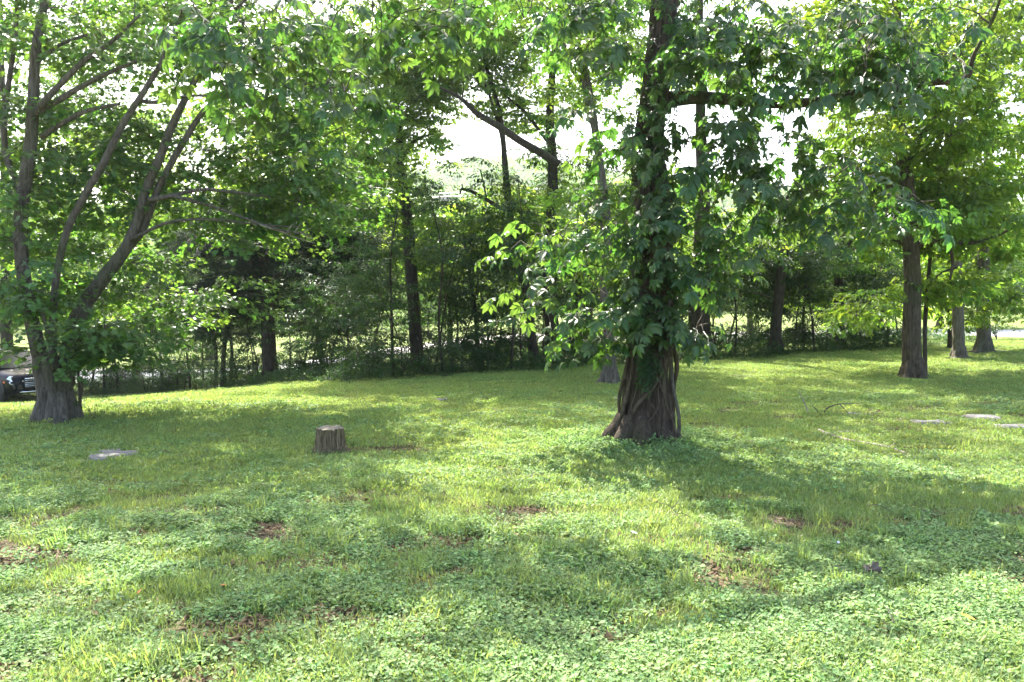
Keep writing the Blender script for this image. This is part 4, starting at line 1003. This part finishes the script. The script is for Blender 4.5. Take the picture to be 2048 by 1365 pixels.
# ------------------------------------------------------------------ black car
cb = G(24, 808)
hA = R(-34); hv = Vector((math.cos(hA), math.sin(hA), 0)); lv_ = Vector((-math.sin(hA), math.cos(hA), 0))
cc = cb - hv * 2.35 + lv_ * .93
car = thing('parked_car', (cc.x, cc.y, gzs(cb.x, cb.y) - .02), 'black sport utility vehicle parked behind the forked tree at the left edge', 'car'); car.rotation_euler = (0, 0, hA)
from mathutils import Matrix
CM = Matrix.Translation(car.location) @ Matrix.Rotation(hA, 4, 'Z')
def cbuild(mb, name, mat, parent=car, smooth=True):
    v = np.concatenate(mb.v); mb.v = [np.array([list(CM @ Vector(q)) for q in v])]
    o = bpy.data.objects.new(name, mb.mesh(name, mat, smooth)); COL.objects.link(o); o.parent = parent
    o.matrix_parent_inverse = CM.inverted() if parent is car else Matrix.Identity(4)
    return o
def loft(sections):
    mb = MB(); V = []; n = len(sections[0][1])
    for x, ring in sections:
        for (y, z) in ring: V.append((x, y, z))
    f = []
    for i in range(len(sections) - 1):
        for j in range(n): k = (j + 1) % n; f.append((i * n + j, (i + 1) * n + j, (i + 1) * n + k, i * n + k))
    f.append(tuple(range(n))); f.append(tuple((len(sections) - 1) * n + j for j in range(n))[::-1])
    mb.add(V, f); return mb
def ring(hw, zb, zs, zt, crown=.03):
    r_ = [(hw * .86, zb), (hw * .97, zb + .08), (hw, zb + .25), (hw * 1.0, (zb + zs) / 2 + .1), (hw * .985, zs), (hw * .94, zs + (zt - zs) * .55), (hw * .8, zt), (hw * .4, zt + crown * .8)]
    return r_ + [(0, zt + crown)] + [(-y, z) for y, z in r_[::-1]]
cbuild(loft([(-2.33, ring(.80, .45, .85, .95)), (-2.25, ring(.90, .36, .92, 1.06)), (-1.6, ring(.96, .28, .95, 1.09)), (0, ring(.97, .26, .93, 1.07)), (.75, ring(.97, .26, .92, 1.07)), (1.2, ring(.965, .27, .90, 1.08, .05)), (1.8, ring(.95, .28, .86, 1.04, .05)),
             (2.12, ring(.92, .30, .82, .99, .05)), (2.27, ring(.86, .34, .78, .93, .04)), (2.34, ring(.78, .40, .72, .84, .03))]), 'body', M['paint'])
cab = [(-2.2, .62, 1.10), (-1.95, .70, 1.58), (-1.2, .74, 1.70), (0.0, .74, 1.72), (.35, .72, 1.66), (1.15, .84, 1.10)]
def cring(hwt, zt):
    return [(.90, 1.06), (hwt + (.9 - hwt) * .3, 1.06 + (zt - 1.06) * .75), (hwt, zt - .02), (hwt * .5, zt + .02), (0, zt + .03)] + [(-hwt * .5, zt + .02), (-hwt, zt - .02), (-(hwt + (.9 - hwt) * .3), 1.06 + (zt - 1.06) * .75), (-.90, 1.06)]
cbuild(loft([(x, cring(h_, z_)) for x, h_, z_ in cab]), 'roof', M['paint'])
def quad(name, pts, mat, off=.0, th=.012):
    mb = MB(); p4 = [Vector(p_) for p_ in pts]; nn = (p4[1] - p4[0]).cross(p4[2] - p4[0]).normalized()
    V = [tuple(p_ + nn * (off + th)) for p_ in p4] + [tuple(p_ + nn * (off - th)) for p_ in p4]; k = len(p4)
    mb.add(V, [tuple(range(k)), tuple(range(2 * k - 1, k - 1, -1))] + [(i, (i + 1) % k + 0, (i + 1) % k + k, i + k)[::-1] for i in range(k)])
    return cbuild(mb, name, mat, smooth=False)
quad('windshield', [(1.10, -.76, 1.13), (1.10, .76, 1.13), (.42, .66, 1.66), (.42, -.66, 1.66)], M['glass'], .02)
for s_ in (-1, 1):
    quad('window', [(.95, s_ * .87, 1.13), (.05, s_ * .885, 1.13), (.05, s_ * .79, 1.60), (.32, s_ * .78, 1.60)][::s_], M['glass'], .015)
    quad('window', [(-.03, s_ * .885, 1.13), (-1.0, s_ * .885, 1.13), (-1.0, s_ * .80, 1.60), (-.03, s_ * .79, 1.60)][::s_], M['glass'], .015)
    # headlight: dark housing, pale lens strip above and the bright bracket around it
    quad('headlight', [(2.26, s_ * .52, .80), (2.20, s_ * .86, .80), (2.02, s_ * .935, .86), (2.10, s_ * .88, .95), (2.26, s_ * .52, .92)][::s_], M['lens'], .03)
    for nm, pl in (('light_strip', [(2.34, s_ * .50, .76), (2.24, s_ * .87, .77), (2.26, s_ * .90, .68), (2.31, s_ * .60, .60)]),):
        mb = MB(); tube(mb, pl, [.022] * 4, 8, 20); cbuild(mb, nm, M['chrome'])
    quad('fog_light_recess', [(2.33, s_ * .55, .48), (2.27, s_ * .84, .50), (2.25, s_ * .87, .66), (2.33, s_ * .60, .64)][::s_], M['plastic'], .03)
    quad('side_marker', [(1.98, s_ * .965, .70), (1.88, s_ * .975, .70), (1.88, s_ * .975, .75), (1.98, s_ * .965, .75)][::s_], M['amber'], .01)
    mb = MB(); tube(mb, [(.82, s_ * .92, 1.08), (.84, s_ * 1.06, 1.14)], [.03, .03], 8, 4); tube(mb, [(.86, s_ * 1.0, 1.17), (.84, s_ * 1.10, 1.18), (.84, s_ * 1.20, 1.17)], [.06, .10, .07], 12, 8); cbuild(mb, 'mirror', M['paint'])
quad('grille', [(2.355, -.48, .52), (2.355, .48, .52), (2.33, .52, .86), (2.33, -.52, .86)], M['plastic'], .012)
for z in (.58, .64, .70, .78, .84):
    mb = MB(); tube(mb, [(2.37, -.5, z), (2.38, 0, z), (2.37, .5, z)], [.012 if z != .84 else .02] * 3, 6, 8); cbuild(mb, 'grille_bar', M['chrome'])
mb = MB(); tube(mb, [(2.20, -.80, .40), (2.36, -.5, .38), (2.40, 0, .38), (2.36, .5, .38), (2.20, .80, .40)], [.03] * 5, 8, 20); cbuild(mb, 'bumper_trim', M['chrome'])
for x in (1.42, -1.40):
    for s_ in (-1, 1):
        mb = MB(); prof = [(.20, -.13), (.33, -.12), (.37, -.08), (.37, .08), (.33, .12), (.20, .13)]; V = []; f = []; n = 32
        for j in range(n):
            t = 2 * math.pi * j / n
            for q, yy in prof: V.append((x + q * math.cos(t), s_ * .86 + yy, .37 + q * math.sin(t)))
        for j in range(n):
            for i in range(5): a_ = j * 6 + i; b_ = ((j + 1) % n) * 6 + i; f.append((a_, b_, b_ + 1, a_ + 1))
        mb.add(V, f); ty = cbuild(mb, 'wheel', M['rubber'])
        mb = MB()
        for j in range(6):
            t = 2 * math.pi * j / 6; tube(mb, [(x, s_ * .985, .37), (x + .24 * math.cos(t), s_ * .97, .37 + .24 * math.sin(t))], [.035, .03], 6, 3)
        tube(mb, [(x, s_ * .90, .37), (x, s_ * 1.0, .37)], [.06, .05], 12, 3)
        V = [(x + .25 * math.cos(2 * math.pi * j / 24), s_ * .90, .37 + .25 * math.sin(2 * math.pi * j / 24)) for j in range(24)]; mb.add(V, [tuple(range(24))])
        cbuild(mb, 'rim', M['rim'], ty)
        mb = MB(); tube(mb, [(x + .45 * math.cos(t), s_ * .955, .37 + .43 * math.sin(t)) for t in np.linspace(-.1, math.pi + .1, 9)], [.04] * 9, 8, 26); cbuild(mb, 'wheel_arch', M['plastic'])

# ------------------------------------------------------------------ power line beyond the lane
def pole(x, y, label):
    z = gzs(x, y); root = thing('utility_pole', (x, y, z), label, 'utility pole', 'poles of the power line')
    mb = MB(); tube(mb, [(x, y, z - .3), (x, y, z + 9.4)], [.15, .10], 12, 8); mb.build('pole', M['deadwood_dark'], root)
    mb = MB(); tube(mb, [(x, y - .8, z + 9.0), (x, y + .8, z + 9.0)], [.06, .06], 4, 3); mb.build('crossarm', M['deadwood_dark'], root)
    for s_ in (-.7, .7):
        mb = MB(); tube(mb, [(x, y + s_, z + 9.05), (x, y + s_, z + 9.2)], [.04, .03], 8, 3); mb.build('insulator', M['chrome'], root)
pole(-34, 47, 'wooden utility pole beyond the lane, hidden by leaves at left'); pole(30, 43, 'wooden utility pole beyond the lane, hidden by leaves at right')
root = thing('power_line', (-2, 45, gzs(-2, 45)), 'thin power lines crossing the sky gap in front of the hills', 'power line')
for s_, hh in ((-.7, 9.2), (.7, 9.2), (0, 7.7)):
    A_ = Vector((-34, 47 + s_, gzs(-34, 47) + hh)); B_ = Vector((30, 43 + s_, gzs(30, 43) + hh)); m_ = (A_ + B_) / 2 - Vector((0, 0, 1.0))
    mb = MB(); tube(mb, [A_, A_ * .75 + B_ * .25 - Vector((0, 0, .75)), m_, A_ * .25 + B_ * .75 - Vector((0, 0, .75)), B_], [.014] * 5, 5, 40); mb.build('wire', M['wire'], root)

# ------------------------------------------------------------------ haze
HAZE = 0.00028
if HAZE:
    x0, x1, y0, y1, z0, z1 = -1000, 1000, -40, 1500, -12, 130
    V = [(x, y, z) for z in (z0, z1) for y in (y0, y1) for x in (x0, x1)]
    me = bpy.data.meshes.new('haze'); me.from_pydata(V, [], [(0, 2, 3, 1), (4, 5, 7, 6), (0, 1, 5, 4), (2, 6, 7, 3), (0, 4, 6, 2), (1, 3, 7, 5)])
    m, t = nt('haze_air'); pv = t.nodes.new('ShaderNodeVolumePrincipled'); pv.inputs['Color'].default_value = (.88, .94, 1, 1); pv.inputs['Density'].default_value = HAZE; pv.inputs['Anisotropy'].default_value = .65
    o_ = t.nodes.new('ShaderNodeOutputMaterial'); t.links.new(pv.outputs[0], o_.inputs['Volume']); me.materials.append(m)
    tag(link(bpy.data.objects.new('haze', me)), 'pale summer haze in the air', 'haze', kind='stuff')
